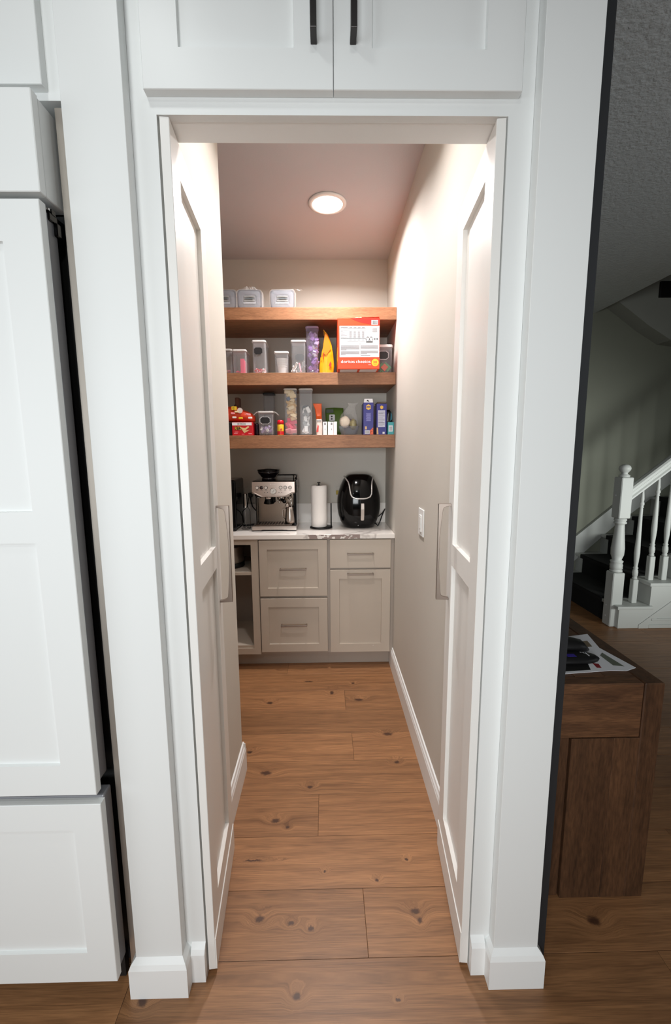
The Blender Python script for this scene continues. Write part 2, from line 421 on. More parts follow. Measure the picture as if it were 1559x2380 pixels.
# pantry shell
struct('wall_back', MB().box(-1.6, 0.575, 3.0245, 3.14, 0, CZ), GREIGE)
wr = struct('wall_right', MB().box(0.4332, 0.575, 0.985, 3.0245, 0, CZ), GREIGE)
struct('wall_left', MB().box(-0.53, -0.393, 0.985, 1.7032, 0, CZ), GREIGE)
struct('wall_left_return', MB().box(-1.6, -0.53, 1.66, 1.7032, 0, CZ), GREIGE)
struct('wall_left_far', MB().box(-1.65, -1.6, 0.95, 3.14, 0, CZ), GREIGE)


def baseprof(s=1):
    # baseboard section: (out, up)
    return [(0, 0), (.015, 0), (.015, .106), (.0125, .113), (.0125, .119), (.008, .126), (.006, .137), (0, .139)]


mb = MB(); mb.prism([(.4332 - a, b) for a, b in baseprof()], 'y', 1.0, 2.66); struct('baseboard_right', mb, TRIMW)
mb = MB(); mb.prism([(-.393 + a, b) for a, b in baseprof()], 'y', 1.0, 1.7182)
mb.prism([(1.7032 + a, b) for a, b in baseprof()], 'x', -1.6, -.379); struct('baseboard_left', mb, TRIMW)
# kitchen and hall shell
struct('wall_hall_back', MB().box(0.575, 4.8, 4.15, 4.3, 0, 4.9), HALLW)
struct('wall_hall_right', MB().box(4.7, 4.8, -2.9, 4.15, 0, 4.9), HALLW)
struct('wall_stairwell_upper', MB().box(2.602, 2.66, -2.9, 4.15, CZ + .05, 4.9), HALLW)
mb = MB(); mb.box(-2.6, -2.5, -2.9, -1.45, 0, CZ); mb.box(-2.6, -2.5, -.05, 1.1, 0, CZ); mb.box(-2.6, -2.5, -1.45, -.05, 0, .75); mb.box(-2.6, -2.5, -1.45, -.05, 2.15, CZ)
struct('wall_kitchen_left', mb, HALLW)
struct('wall_kitchen_front', MB().box(-2.5, -1.6, 0.98, 1.1, 0, CZ), HALLW)
mb = MB(); mb.box(-2.6, -1.35, -2.9, -2.8, 0, CZ); mb.box(.25, 4.7, -2.9, -2.8, 0, CZ); mb.box(-1.35, .25, -2.9, -2.8, 0, .8); mb.box(-1.35, .25, -2.9, -2.8, 2.1, CZ)
struct('wall_rear', mb, HALLW)
# sloping soffit in the stairwell
mb = MB(); mb.prism([(2.603, 2.86), (2.702, 2.791), (3.017, 2.572), (3.229, 2.449), (4.69, 2.25), (4.69, 4.0), (2.603, 4.0)], 'y', 3.98, 4.15); struct('wall_soffit', mb, M('soffit paint', (165, 167, 158), .8))

# surround around the pantry opening
ZO = 2.1448
mb = MB()
mb.box(-.3979, -.3454, .965, .985, 0, ZO); mb.box(.3888, .4419, .965, .985, 0, ZO); mb.box(-.3979, .4419, .965, .985, ZO, CZ)
struct('wall_front', mb, WHITE)
struct('trim_1', MB().box(-.3454, .3888, .985, 1.0456, ZO + .001, ZO + .09), TRIMW)   # head soffit
struct('trim_2', MB().box(-.393, .4332, 1.0456, 1.056, ZO + .012, CZ), GREIGE)
# pilasters with their base blocks


def pilaster(name, x0, x1, blk, label):
    t = thing(name, label, None, ((x0 + x1) / 2, .94, 0), kind='structure')
    MB().box(x0, x1, .933, .965, 0.001, CZ, 0.0008).build('board', WHITE, t)
    a0, a1 = x0 - .015, x1 + .015
    mb = MB(); o = .016
    rings = [(o, 0), (o, .088), (o - .005, .100), (0.0, .112)]
    L_ = []
    for d, z in rings:
        k = d / .016 * .015
        L_.append([(x0 - k, .933 - d, z), (x1 + k, .933 - d, z), (x1 + k, .966, z), (x0 - k, .966, z)])
    mb.loft(L_); mb.build('base_block', TRIMW, t)
    # low return of the base onto the face board
    mb = MB()
    (b0, b1) = blk
    L_ = []
    for d, z in rings:
        L_.append([(b0, .965 - d, z), (b1, .965 - d, z), (b1, .9655, z), (b0, .9655, z)])
    mb.loft(L_); mb.build('base_block', TRIMW, t)
    return t


pilaster('trim_3', -.522, -.3979, (-.3829, -.3454), 'white painted pilaster board on the left of the pantry opening')
pilaster('trim_4', .4419, .5619, (.3888, .4269), 'white painted pilaster board on the right of the pantry opening')
struct('trim_5', MB().box(.5619, .588, .945, .99, 0, CZ), CHAR)
struct('trim_6', MB().box(.575, .590, .99, 3.14, 0, CZ), CHAR)

# ------------------------------------------------------------ pantry doors


def leaf(name, p0, p1, side, label):
    t = thing(name, label, None, (p0[0], p0[1], 0), kind='structure')
    d = Vector((p1[0] - p0[0], p1[1] - p0[1], 0)); L = d.length; d.normalize()
    n = Vector((side * d.y, -side * d.x, 0))
    mp = lambda a, b, dep: (p0[0] + d.x * a + n.x * dep, p0[1] + d.y * a + n.y * dep, b)
    z0, z1 = .015, 2.1436
    A0, A1 = .0722, .2865
    mb = MB(); ring_frame(mb, mp, 0, L, z0, z1, (A0, A1, .1895, 2.0664), 0, .0195, .012)
    mb.build('frame', DOORW, t)
    mb = MB()  # middle rail with sloped shoulders
    s = .0015
    mb.loft([[mp(A0, 1.0912 + 0, 0), mp(A0, 1.1593, 0), mp(A0, 1.1593 + s, .012), mp(A0, 1.0912 - s, .012)],
             [mp(A1, 1.0912 + 0, 0), mp(A1, 1.1593, 0), mp(A1, 1.1593 + s, .012), mp(A1, 1.0912 - s, .012)]])
    mb.build('middle_rail', DOORW, t)
    for (b0, b1) in ((.191, 1.0899), (1.1608, 2.065)):
        mb = MB(); mb.loft([[mp(A0 + s, b0, .012), mp(A1 - s, b0, .012), mp(A1 - s, b1, .012), mp(A0 + s, b1, .012)],
                            [mp(A0 + s, b0, .017), mp(A1 - s, b0, .017), mp(A1 - s, b1, .017), mp(A0 + s, b1, .017)]])
        mb.build('panel', DOORW, t)
    mb = MB(); mb.loft([[mp(0.0, z0, -.0028), mp(L, z0, -.0028), mp(L, .1125, -.0028), mp(0, .1125, -.0028)],
                        [mp(0.0, z0, -.0001), mp(L, z0, -.0001), mp(L, .1137, -.0001), mp(0, .1137, -.0001)]])
    mb.build('kick_strip', DOORW, t)
    hm = lambda p, a, c: mp(.321 + c, .967 + a, -.0002 - p)
    handle_mesh(hm, .316, .040, .0065, .0125, 0.17).build('handle', NICKEL, t, bevel=0.0012)
    for hz in (0.25, 1.1, 1.9):   # hinge leaves behind the leaf
        mb = MB(); mb.loft([[mp(.02, hz, .0196), mp(.07, hz, .0196), mp(.07, hz + .08, .0196), mp(.02, hz + .08, .0196)],
                            [mp(.02, hz, .034), mp(.07, hz, .034), mp(.07, hz + .08, .034), mp(.02, hz + .08, .034)]])
        mb.build('hinge', STEEL, t)
    return t


leaf('door_1', (-.3214, .969), (-.3515, 1.3255), -1, 'white two panel pantry door folded open along the left side')
leaf('door_2', (.3661, .969), (.3982, 1.3255), 1, 'white two panel pantry door folded open along the right side')

# ------------------------------------------------------------ light switch, recessed lights
t = thing('light_switch', 'white dimmer switch plate on the right pantry wall', 'switch', (.4332, 1.845, 1.06))
MB().box(.4275, .4330, 1.798, 1.895, 1.062, 1.186, .002).build('plate', TRIMW, t)
MB().box(.4235, .4274, 1.826, 1.862, 1.082, 1.158, .001).build('rocker', TRIMW, t)
MB().box(.4215, .4234, 1.834, 1.852, 1.098, 1.150, .0008).build('slider', DOORW, t)
for yy, lab in ((2.373, 'round recessed ceiling light glowing above the shelves'), (1.42, 'round recessed ceiling light just behind the door head')):
    t = thing('recessed_light', lab, 'ceiling light', (.018, yy, CZ))
    MB().lathe([(.080, -.0005), (.100, -.0005), (.100, -.006), (.081, -.011), (.080, -.0005)], (.018, yy, CZ), 40, cap=False).build('trim_ring', TRIMW, t, smooth=True)
    MB().lathe([(.0795, -.002), (.0795, -.006), (.06, -.008), (.01, -.009)], (.018, yy, CZ), 40).build('diffuser', LAMP, t, smooth=True)

# ============================================================ UPPER CABINET over the opening
t = thing('upper_cabinet', 'white two door wall cabinet above the pantry opening', 'cabinet', (.0224, .965, 2.1769))
for nm, x0, x1, hole, hx in (('door', -.3623, .0208, (-.2882, -.0572, 2.2507, 2.55), -.0176), ('door', .0222, .4071, (.0987, .3312, 2.2507, 2.55), .0607)):
    d = shaker_front(nm, x0, x1, 2.1769, 2.62, hole, .945, WHITE, t, thick=.0195)
    hm = lambda p, a, c, hx=hx: (hx + c, .9449 - p, 2.256 + a)
    handle_mesh(hm, .20, .036, .008, .0125, 0.3).build('handle', GUN, d, bevel=0.001)

# ============================================================ REFRIGERATOR COLUMN on the left
t = thing('refrigerator', 'white panel fronted refrigerator standing at the left edge', 'refrigerator', (-1.02, 1.3, 0))
YR = .885
MB().box(-1.50, -.560, .975, 1.60, .05, 2.13).build('carcass', GAPB, t)
MB().box(-1.48, -.565, .955, .975, .02, .10).build('toe_grille', GAPB, t)
for x0, x1 in ((-1.018, -.5545), (-1.486, -1.022)):
    d = MB()
    mp = front_y(YR)
    ring_frame(d, mp, x0, x1, .6435, 1.942, (x0 + .078 if x1 < -1 else x0 + .078, x1 - .0775, .7222, 1.8652), 0, .02, .008)
    d = d.build('door', WHITE, t)
    a0, a1 = x0 + .078, x1 - .0775
    MB().box(a0, a1, YR + .0005, YR + .008, 1.2575, 1.3265).build('middle_rail', WHITE, d)
    MB().box(a0 + .0015, a1 - .0015, YR + .008, YR + .011, .7237, 1.8637).build('panel', WHITE, d)
    MB().box(x0 + .002, x1 - .0025, YR + .0201, .944, .66, 1.935, .006, 2).build('door_side', DKSIDE, t)
    MB().box(x0 + .01, x1 - .012,   .9441, .952, .67, 1.925).build('gasket', GAPB, t)
d = shaker_front('drawer', -1.486, -.5475, .1081, .6192, (-1.41, -.6165, .197, .5495), YR, WHITE, t, rec=.008)
MB().box(-1.484, -.550, YR + .0201, .940, .12, .625, .004, 2).build('drawer_side', DKSIDE, t)
mb = MB(); mb.box(-1.486, -.550, YR, .905, 1.954, 2.1335, .0015); mb.build('top_panel', WHITE, t)
MB().box(-1.484, -.5505, .9051, .968, 1.9545, 2.130, .0015).build('top_panel_box', WHITE, t)
mb = MB(); mb.box(-.600, -.553, .912, .968, 1.918, 1.934, .002); mb.box(-.575, -.550, .93, .972, 1.895, 1.922, .002); mb.box(-.566, -.552, .920, .932, 1.932, 1.9415)
mb.build('hinge', BLACKG, t)
mb = MB(); mb.lathe([(.005, 0), (.005, .004)], (-.556, .912, 1.934), 12); mb.build('hinge_pin', CHROME, t)
tag(MB().box(-.5460, -.5235, .950, .985, .02, 2.146, .001).build('metal_filler_strip', M('steel filler', (196, 188, 178), .4, .85), None), 'tall stainless filler strip between refrigerator and left pilaster', 'trim strip')
t = thing('fridge_cabinet', 'white cabinet above the refrigerator at the upper left', 'cabinet', (-1.0, 1.2, 2.15))
MB().box(-1.50, -.5226, .95, 1.60, 2.158, CZ - .002).build('body', WHITE, t)
shaker_front('door', -1.02, -.5545, 2.1725, 2.70, (-.945, -.63, 2.25, 2.62), .930, WHITE, t, thick=.0195)
shaker_front('door', -1.49, -1.024, 2.1725, 2.70, (-1.41, -1.10, 2.25, 2.62), .930, WHITE, t, thick=.0195)

# ============================================================ PANTRY SHELVES
SH = []
for (zb, zt, lab) in ((1.4661, 1.5471, 'lowest thick brown wooden shelf above the counter'), (1.8519, 1.9244, 'middle thick brown wooden shelf holding snack box and tubs'),
                      (2.2321, 2.3038, 'top thick brown wooden shelf holding wrapped clear boxes')):
    tag(MB().box(-1.59, .4322, 2.6214, 3.0235, zb, zt, .0012).build('floating_shelf', SHELFM, None), lab, 'shelf', 'floating shelves on the pantry back wall')

# ============================================================ COUNTER AND BASE CABINETS
t = thing('countertop', 'white marble countertop with worn front edge and low backsplash', 'countertop', (-.5, 2.8, .8915))
MB().box(-1.59, .4325, 2.5743, 3.0235, .8915, .92, .0012).build('slab', MARBLE, t)
MB().box(-1.59, .4325, 3.009, 3.0238, .9202, 1.066, .001).build('backsplash', MARBLE, t)
YC = 2.58


def cab_handle(x0, x1, z, par):
    hm = lambda p, a, c: (x0 + a, YC - .0002 - p, z + c)
    handle_mesh(hm, x1 - x0, .030, .006, .010, .25).build('handle', NICKEL, par, bevel=.001)


t = thing('drawer_cabinet', 'taupe two drawer base cabinet below the espresso machine', 'cabinet', (-.2, 2.8, 0))
mb = MB(); mb.box(-.444, -.0001, YC + .0205, 3.02, .11, .8905); mb.build('body', TAUPED, t)
MB().box(-.444, -.0001, 2.6658, 2.69, 0.001, .1095).build('toe_kick', TAUPED, t)
for z0, z1, hl, hz in ((.5115, .8835, (-.387, -.0585, .566, .824), .696), (.1275, .4965, (-.387, -.0585, .1815, .4375), .3177)):
    d = shaker_front('drawer', -.4375, -.0008, z0, z1, hl, YC, TAUPE, t)
    cab_handle(-.306, -.135, hz, d)
t = thing('pull_out_cabinet', 'taupe base cabinet with drawer over tall door, below the air fryer', 'cabinet', (.2, 2.8, 0))
mb = MB(); mb.box(.0001, .4325, YC + .0205, 3.02, .11, .8905); mb.build('body', TAUPED, t)
MB().box(.0001, .4180, 2.6658, 2.69, 0.001, .1095).build('toe_kick', TAUPED, t)
mb = MB(); mb.box(.0172, .4096, YC, YC + .02, .6965, .8835, .0012); d = mb.build('drawer', TAUPE, t); cab_handle(.128, .297, .793, d)
d = shaker_front('door', .0172, .4096, .1205, .6850, (.0765, .352, .178, .6245), YC, TAUPE, t); cab_handle(.128, .298, .660, d)
mb = MB(); mb.lathe([(.0015, 0), (.0015, .0008)], (.3, YC - .0008, .165), 8, 'y'); mb.build('screw_cap', TRIMW, d)
# open cabinet on the left
t = thing('open_cabinet', 'taupe open front base cabinet with inner shelf, at the left', 'cabinet', (-.8, 2.8, 0))
mb = MB(); mb.box(-.490, -.4442, YC + .006, YC + .0255, .11, .8905); mb.box(-1.10, -.490, YC + .006, YC + .0255, .855, .8905); mb.box(-1.10, -.490, YC + .006, YC + .0255, .11, .153)
mb.box(-1.59, -1.10, YC + .006, YC + .0255, .11, .8905)
mb.build('face_frame', TAUPE, t)
mb = MB(); mb.box(-.4625, -.4442, YC + .026, 3.02, .11, .8905); mb.box(-1.59, -1.10, YC + .026, 3.02, .11, .8905); mb.box(-1.10, -.4625, 3.0, 3.02, .11, .8905); mb.box(-1.10, -.4625, YC + .026, 3.0, .872, .8905)
mb.build('carcass', CABIN, t)
MB().box(-1.099, -.463, YC + .012, 2.999, .153, .171).build('bottom_board', TAUPE, t)
MB().box(-1.099, -.491, YC + .008, 2.999, .6545, .6745).build('inner_shelf', TAUPE, t)
MB().box(-1.59, -.4442, 2.6658, 2.69, 0.001, .1095).build('toe_kick', TAUPED, t)
t = thing('steel_pot', 'shiny stainless pot on dark base inside the open cabinet', 'pot', (-.66, 2.72, .6747))
MB().lathe([(.09, .0), (.096, .004), (.096, .028), (.092, .030)], (-.662, 2.745, .6747), 32).build('base', BLACKM, t, smooth=True)
MB().lathe([(.088, .0305), (.092, .034), (.092, .135), (.096, .139), (.092, .142), (.05, .15), (.008, .152)], (-.662, 2.745, .6747), 32).build('body', STEEL, t, smooth=True)
#CONTENT
# ============================================================ TUBS AND PACKETS
def scatter(mb, n, bx, size, seed=1, flat=False):
    rnd = random.Random(seed); x0, x1, y0, y1, z0, z1 = bx
    for i in range(n):
        mb.mi = rnd.randrange(mb.nm); w, d, h = (v * rnd.uniform(.7, 1.25) for v in size)
        hz = max(w, d, h) / 2
        m = Matrix.Translation((rnd.uniform(x0 + w * .6, x1 - w * .6), rnd.uniform(y0 + d * .6, y1 - d * .6), rnd.uniform(z0 + hz, max(z0 + hz, z1)))) @ Matrix.Rotation(rnd.uniform(-.9, .9), 4, 'Y') @ Matrix.Rotation(rnd.uniform(-.7, .7) if not flat else 0, 4, 'X')
        mb.box(-w / 2, w / 2, -d / 2, d / 2, -h / 2, h / 2, min(w, d, h) * .2, xf=m)
    return mb


def chalk(parent, cx, cz, w, h, y, mat=None, rim=None):
    """black chalkboard sticker with notched corners, pale rim behind"""
    def sh(w, h):
        k = [(-.5, -.22), (-.44, -.34), (-.36, -.38), (-.30, -.5), (.30, -.5), (.36, -.38), (.44, -.34), (.5, -.22), (.47, -.1), (.5, 0), (.47, .1), (.5, .22), (.44, .34), (.36, .38), (.30, .5),
             (-.30, .5), (-.36, .38), (-.44, .34), (-.5, .22), (-.47, .1), (-.5, 0), (-.47, -.1)]
        return [(cx + a * w, cz + b * h) for a, b in k]
    if rim: MB().prism(sh(w * 1.12, h * 1.16), 'y', y + .0003, y + .0008).build('label_rim', rim, parent)
    MB().prism(sh(w, h), 'y', y - .0002, y + .0003).build('label', mat or CHALK, parent)


def tub(label, x0, x1, y0, dep, z0, z1, taper=.10, lid='frost', group='clear food storage tubs', sticker=None, body=None, lidh=.012, name='storage_tub'):
    cx = (x0 + x1) / 2; w = x1 - x0; cy = y0 + dep / 2
    t = thing(name, label, 'food tub', (cx, cy, z0), group)
    wb = w * (1 - taper); db = dep * (1 - taper * .5); zt = z1 - lidh
    th = .0014; mb = MB()
    rings = [rrect(cx, cy, wb - .012, db - .012, .008, z0 + .0005), rrect(cx, cy, wb, db, .012, z0 + .006), rrect(cx, cy, w - .007, dep - .007, .012, zt),
             rrect(cx, cy, w - .007 - 2 * th, dep - .007 - 2 * th, .011, zt), rrect(cx, cy, wb - 2 * th, db - 2 * th, .011, z0 + .008)]
    mb.loft(rings); mb.build('tub_body', body or CLEAR, t, smooth=False)
    mb = MB(); mb.loft([rrect(cx, cy, w - .002, dep - .002, .012, zt + .0003), rrect(cx, cy, w, dep, .013, zt + .002), rrect(cx, cy, w, dep, .013, z1 - .003), rrect(cx, cy, w - .006, dep - .006, .012, z1), rrect(cx, cy, w - .016, dep - .016, .01, z1), rrect(cx, cy, w - .02, dep - .02, .01, z1 - .003)])
    mb.build('lid', LIDM if lid == 'frost' else lid, t)
    if sticker:
        sx, sz, sw, sh_, m, rim, yy = sticker
        chalk(t, sx, sz, sw, sh_, yy, m, rim)
    return t


def stuffing(name, label, cat, mats, n, bx, size, seed=1, flat=False):
    mb = MB(); mb.nm = len(mats); scatter(mb, n, bx, size, seed, flat)
    return tag(mb.build(name, mats), label, cat, None, 'stuff')


PINK = M('hot pink', (238, 70, 110), .5); PINKL = M('light pink', (240, 150, 160), .5); REDC = M('red candy', (215, 60, 60), .4); WHT = M('white wrapper', (240, 238, 234), .35)
PURP = M('purple foil', (158, 122, 182), .25, .25, var=.15, scale=30); PURL = M('light purple wrapper', (188, 168, 208), .25, .1); TANW = M('tan wrapper', (214, 176, 120), .35, var=.1, scale=40)
TANL = M('cream wrapper', (236, 214, 170), .35); BLUEW = M('pale blue wrapper', (120, 140, 170), .3, .1); GRYW = M('grey wrapper', (140, 142, 140), .4); ORW = M('orange packet', (226, 92, 34), .3, var=.12, scale=20)
GRN = M('green packet', (92, 122, 52), .4); GRND = M('dark green band', (44, 58, 36), .5); REDB = M('cracker box red', (196, 24, 36), .35); YEL = M('yellow', (236, 196, 50), .35)
YELB = M('yellow bag foil', (240, 160, 24), .28, .1, var=.1, scale=12); SNACKR = M('snack box orange red', (232, 74, 34), .38); SNACKR2 = M('snack box deep red', (204, 44, 28), .38); BLUEB = M('royal blue carton', (44, 42, 132), .35)
TEAL = M('teal carton', (70, 170, 176), .4); CREAM = M('cream cracker', (226, 196, 140), .6); INK = M('print ink grey', (130, 130, 134), .6); INKD = M('print ink dark', (34, 34, 36), .6); GOLD = M('gold emblem', (214, 170, 70), .35, .3)
OLIVE = M('olive wrapper', (150, 138, 88), .35, .2, var=.1, scale=40); BLUEC = M('bright blue', (40, 100, 190), .4); GREENC = M('bright green', (60, 160, 90), .4); BROWNP = M('brown paper', (110, 72, 58), .7)
S1, S2, S3 = 1.5473, 1.9246, 2.3040
TG = 'clear food storage tubs'
# ---- top shelf: three clear clip boxes in film lying on their sides
for cx, lab in ((-.614, 'wrapped clear container half hidden by the left wall edge'), (-.458, 'middle wrapped clear container on the top shelf, crinkled film bulging above'), (-.2585, 'rightmost wrapped clear container on the top shelf, glare on its film')):
    y0 = 2.665; zc = S3 + .0585; w, h = .146, .112
    t = thing('clip_container', lab, 'food container', (cx, y0 + .03, S3), 'wrapped clear containers on the top shelf')
    def rr(w, h, y, r=.02): return [(p[0], y, p[1]) for p in rrect(cx, zc, w, h, r, 0)]
    mb = MB(); mb.loft([rr(w * .94, h * .94, y0 + .004), rr(w, h, y0 + .006), rr(w * .9, h * .88, y0 + .10), rr(w * .87, h * .85, y0 + .10), rr(w * .92, h * .92, y0 + .008)]); mb.build('container_body', CLEARG, t)
    mb = MB(); mb.loft([rr(w, h, y0 + .0035), rr(w, h, y0), rr(w * .925, h * .90, y0), rr(w * .925, h * .90, y0 + .0035)], cap=False); mb.build('gasket', M('grey gasket', (88, 86, 92), .5), t)
    mb = MB(); mb.loft([rr(w * .924, h * .90, y0 + .003), rr(w * .924, h * .90, y0 + .001), rr(w * .6, h * .55, y0 - .001), rr(w * .55, h * .5, y0 + .001)]); mb.build('lid', LIDG, t)
    for k, (ww, mt) in enumerate(((.066, GRYW), (.060, SLATE), (.066, GRYW), (.075, M('faded print', (190, 194, 200), .5)))):
        MB().box(cx - ww / 2, cx + ww / 2, y0 - .0022, y0 - .0016, zc + .014 - k * .0125, zc + .021 - k * .0125).build('print', mt, t)
    mb = MB(); rings = []
    for q, (sw, sh_, yy) in enumerate(((.3, .3, -.006), (.8, .8, -.007), (1.06, 1.02, -.003), (1.10, 1.05, .03), (1.04, 1.0, .09))):
        rings.append([(p[0], y0 + yy, p[1]) for p in rrect(cx, zc + .0, w * sw, h * sh_, .018, 0, 7)])
    mb.loft(rings, cap=False)
    # gathered tuft of film
    tx = cx + (.0 if cx > -.5 and cx < -.4 else .08)
    if cx > -.5: mb.loft([[(tx - .05 + .1 * i / 9, y0 + .02 + .01 * math.sin(i * 2.1), zc + h * .53) for i in range(10)], [(tx - .03 + .06 * i / 9, y0 + .03 + .015 * math.sin(i * 2.7), zc + h * .5 + (.028 if tx == cx else .012)) for i in range(10)]], cap=False, closed=False)
    mb.crumple(.0035, 55, int(cx * 100))
    for v in mb.bm.verts: v.co.z = max(v.co.z, S3 + .0006)
    mb.build('film', WRAP, t)
# ---- middle shelf
Y2 = 2.66
tub('small clear tub half hidden by the left wall edge', -.672, -.583, Y2 + .03, .16, S2, 2.083)
stuffing('crackers', 'tan crackers low in the tub at the left wall edge', 'crackers', [CREAM, PINKL], 14, (-.66, -.60, Y2 + .04, Y2 + .13, S2 + .008, S2 + .03), (.02, .02, .008), 3)
tub('clear tub with hot pink packets inside on the middle shelf', -.5785, -.4895, Y2 + .005, .15, S2, 2.0735)
mb = MB(); mb.nm = 1; mb.box(-.528, -.504, Y2 + .035, Y2 + .12, S2 + .009, S2 + .088, .002, xf=None); mb.box(-.531, -.506, Y2 + .02, Y2 + .028, S2 + .009, S2 + .095, .001)
mb.xf(Matrix.Identity(4)); scatter(mb, 16, (-.566, -.512, Y2 + .02, Y2 + .13, S2 + .009, S2 + .014), (.018, .02, .006), 4, True)
tag(mb.build('pink_packets', PINK), 'hot pink packets lying inside the clear tub on the middle shelf', 'packets', None, 'stuff')
tub('tall clear tub with black label and red candy on the middle shelf', -.4545, -.3665, Y2, .15, S2, 2.1265, sticker=(-.4145, 2.062, .052, .040, CHALK, None, Y2 - .0015))
stuffing('red_candy', 'red and white candy heaped in the black labelled tub on the middle shelf', 'candy', [REDC, WHT, PINKL], 60, (-.447, -.375, Y2 + .012, Y2 + .13, S2 + .009, S2 + .032), (.014, .010, .009), 5)
tub('short clear tub packed with white cups on the middle shelf', -.3195, -.2275, Y2, .13, S2, 2.0605, taper=.16)
mb = MB()
for k in range(5):
    r0 = .030 + k * .0014; z = S2 + .009 + k * .013
    mb.lathe([(r0 - .006, z), (r0 + .001, z + .040), (r0 + .003, z + .041), (r0 - .001, z + .041), (r0 - .007, z + .004)], (-.2735, Y2 + .064, 0), 20)
tag(mb.build('white_cups', M('white cup', (236, 234, 230), .4), smooth=False), 'nested white cups filling the short clear tub', 'cups', None, 'stuff')
tub('clear tub with grey label seen through, white and pink wrappers', -.2145, -.1195, Y2 - .005, .12, S2, 2.1255, taper=.13, sticker=(-.165, 2.046, .060, .042, SLATE, None, Y2 + .1095))
stuffing('candy_sticks', 'white and pink wrapped sticks inside the grey labelled tub', 'candy', [WHT, PINKL, WHT, GRYW], 15, (-.205, -.13, Y2 + .012, Y2 + .09, S2 + .009, S2 + .03), (.012, .006, .060), 6)
tub('tall clear tub stuffed with purple wrapped snacks', -.1220, -.0405, Y2, .085, S2, 2.2085, taper=.10, body=clear('purple tinted tub', haze=(206, 190, 214), fac=.06), lid=clear('lilac lid', haze=(190, 168, 200), fac=.5))
mb = MB(); mb.nm = 3; rnd = random.Random(11)
for k in range(46):
    mb.mi = rnd.choice((0, 0, 1, 0, 2)); m = Matrix.Translation((rnd.uniform(-.097, -.052), rnd.uniform(Y2 + .018, Y2 + .062), S2 + .028 + k * .0048)) @ Matrix.Rotation(rnd.uniform(-1.2, 1.2), 4, 'Y') @ Matrix.Rotation(rnd.uniform(-.6, .6), 4, 'X')
    mb.box(-.014, .014, -.010, .010, -.014, .014, .005, xf=m)
mb.crumple(.0022, 90, 3); tag(mb.build('purple_snacks', [PURP, PURL, M('silver foil', (200, 195, 205), .2, .6)]), 'purple wrapped snacks filling the tall tub on the middle shelf', 'snacks', None, 'stuff')
# yellow stand-up bag, seen from its folded side
t = thing('snack_bag', 'yellow orange snack bag standing beside the big red box', 'snack bag', (.007, 2.72, S2))
mb = MB(); rings = []
for z, xl, xr, sk in ((0.0005, -.034, .046, 0), (.012, -.038, .050, 0), (.055, -.0365, .053, 0), (.10, -.031, .051, 0), (.135, -.022, .046, .0), (.17, -.014, .039, -.001), (.205, -.008, .030, -.002), (.232, -.005, .017, -.004), (.250, -.006, .006, -.006), (.258, -.009, -.004, -.006), (.263, -.014, -.008, -.004)):
    y0, y1 = 2.672, 2.80
    mid = (xl + xr) / 2; rings.append([(xl, y0 + .006, S2 + z), (xl * .6 + mid * .4, y0, S2 + z), (mid, y0 - .0015, S2 + z), (xr * .6 + mid * .4, y0, S2 + z), (xr, y0 + .006, S2 + z), (xr, y1, S2 + z), (mid, y1 + .004, S2 + z), (xl, y1, S2 + z)])
mb.loft(rings); bmesh.ops.subdivide_edges(mb.bm, edges=mb.bm.edges[:], cuts=2, use_grid_fill=True)
mb.crumple(.0028, 38, 2)
for v in mb.bm.verts: v.co.z = max(v.co.z, S2 + .0005)
mb.build('bag_body', YELB, t, smooth=True)
MB().prism([(-.018, S2 + .125), (.006, S2 + .112), (.034, S2 + .150), (.022, S2 + .200), (.008, S2 + .235), (-.003, S2 + .235), (-.008, S2 + .19)], 'y', 2.6660, 2.6675).build('gusset', M('dark orange foil', (226, 132, 22), .3, .1), t)
MB().box(.0035, .0050, 2.6660, 2.6680, S2 + .012, S2 + .118).build('seam', M('pale yellow seam', (250, 196, 70), .35), t)
MB().prism([(-.016, S2 + .09), (-.010, S2 + .13), (-.007, S2 + .128), (-.011, S2 + .094)], 'y', 2.664, 2.6655).build('print', SNACKR2, t)
MB().prism([(.020, S2 + .048), (.030, S2 + .075), (.038, S2 + .060), (.034, S2 + .040)], 'y', 2.664, 2.6655).build('print', SNACKR2, t)
MB().prism([(-.029, S2 + .10), (-.025, S2 + .112), (-.022, S2 + .10)], 'y', 2.664, 2.6655).build('print', SNACKR2, t)
# big snack carton
t = thing('snack_carton', 'large orange red snack carton overhanging the middle shelf', 'snack box', (.195, 2.68, S2))
bx0, bx1, bz0, bz1, by = .0725, .3185, S2 + .0006, 2.2120, 2.520
MB().box(bx0, bx1, by, 2.83, bz0, bz1, .002).build('box_body', SNACKR, t)
w = bx1 - bx0; h = bz1 - bz0
def bxy(u, v): return bx0 + w * u, bz0 + h * v
yy = by - .0004
mb = MB(); mb.prism([bxy(.30, .995), bxy(.995, .995), bxy(.995, .86), bxy(.80, .872), bxy(.60, .90), bxy(.44, .94)], 'y', yy, by); mb.build('print', M('print red sweep', (214, 40, 30), .4), t)
MB().box(bxy(.045, 0)[0], bxy(.99, 0)[0], yy - .0002, by, bxy(0, .235)[1], bxy(0, .845)[1]).build('info_panel', PAPER, t)
y3 = yy - .0005
def rect(mb, u0, v0, u1, v1, y=None): mb.box(*(bxy(u0, 0)[0], bxy(u1, 0)[0]), (y or y3), by - .0002, bxy(0, v0)[1], bxy(0, v1)[1])
mb = MB(); rect(mb, .80, .865, .955, .955); mb.build('barcode_label', PAPER, t)
mb = MB(); rnd = random.Random(2); u = .815
while u < .94:
    g = rnd.uniform(.004, .010); rect(mb, u, .875, u + g, .945, y3 - .0004); u += g + rnd.uniform(.004, .009)
mb.build('barcode', INKD, t)
mb = MB()   # nutrition table and small print: flat printed bars
for v in (.755, .79): rect(mb, .07, v, .66, v + .006)
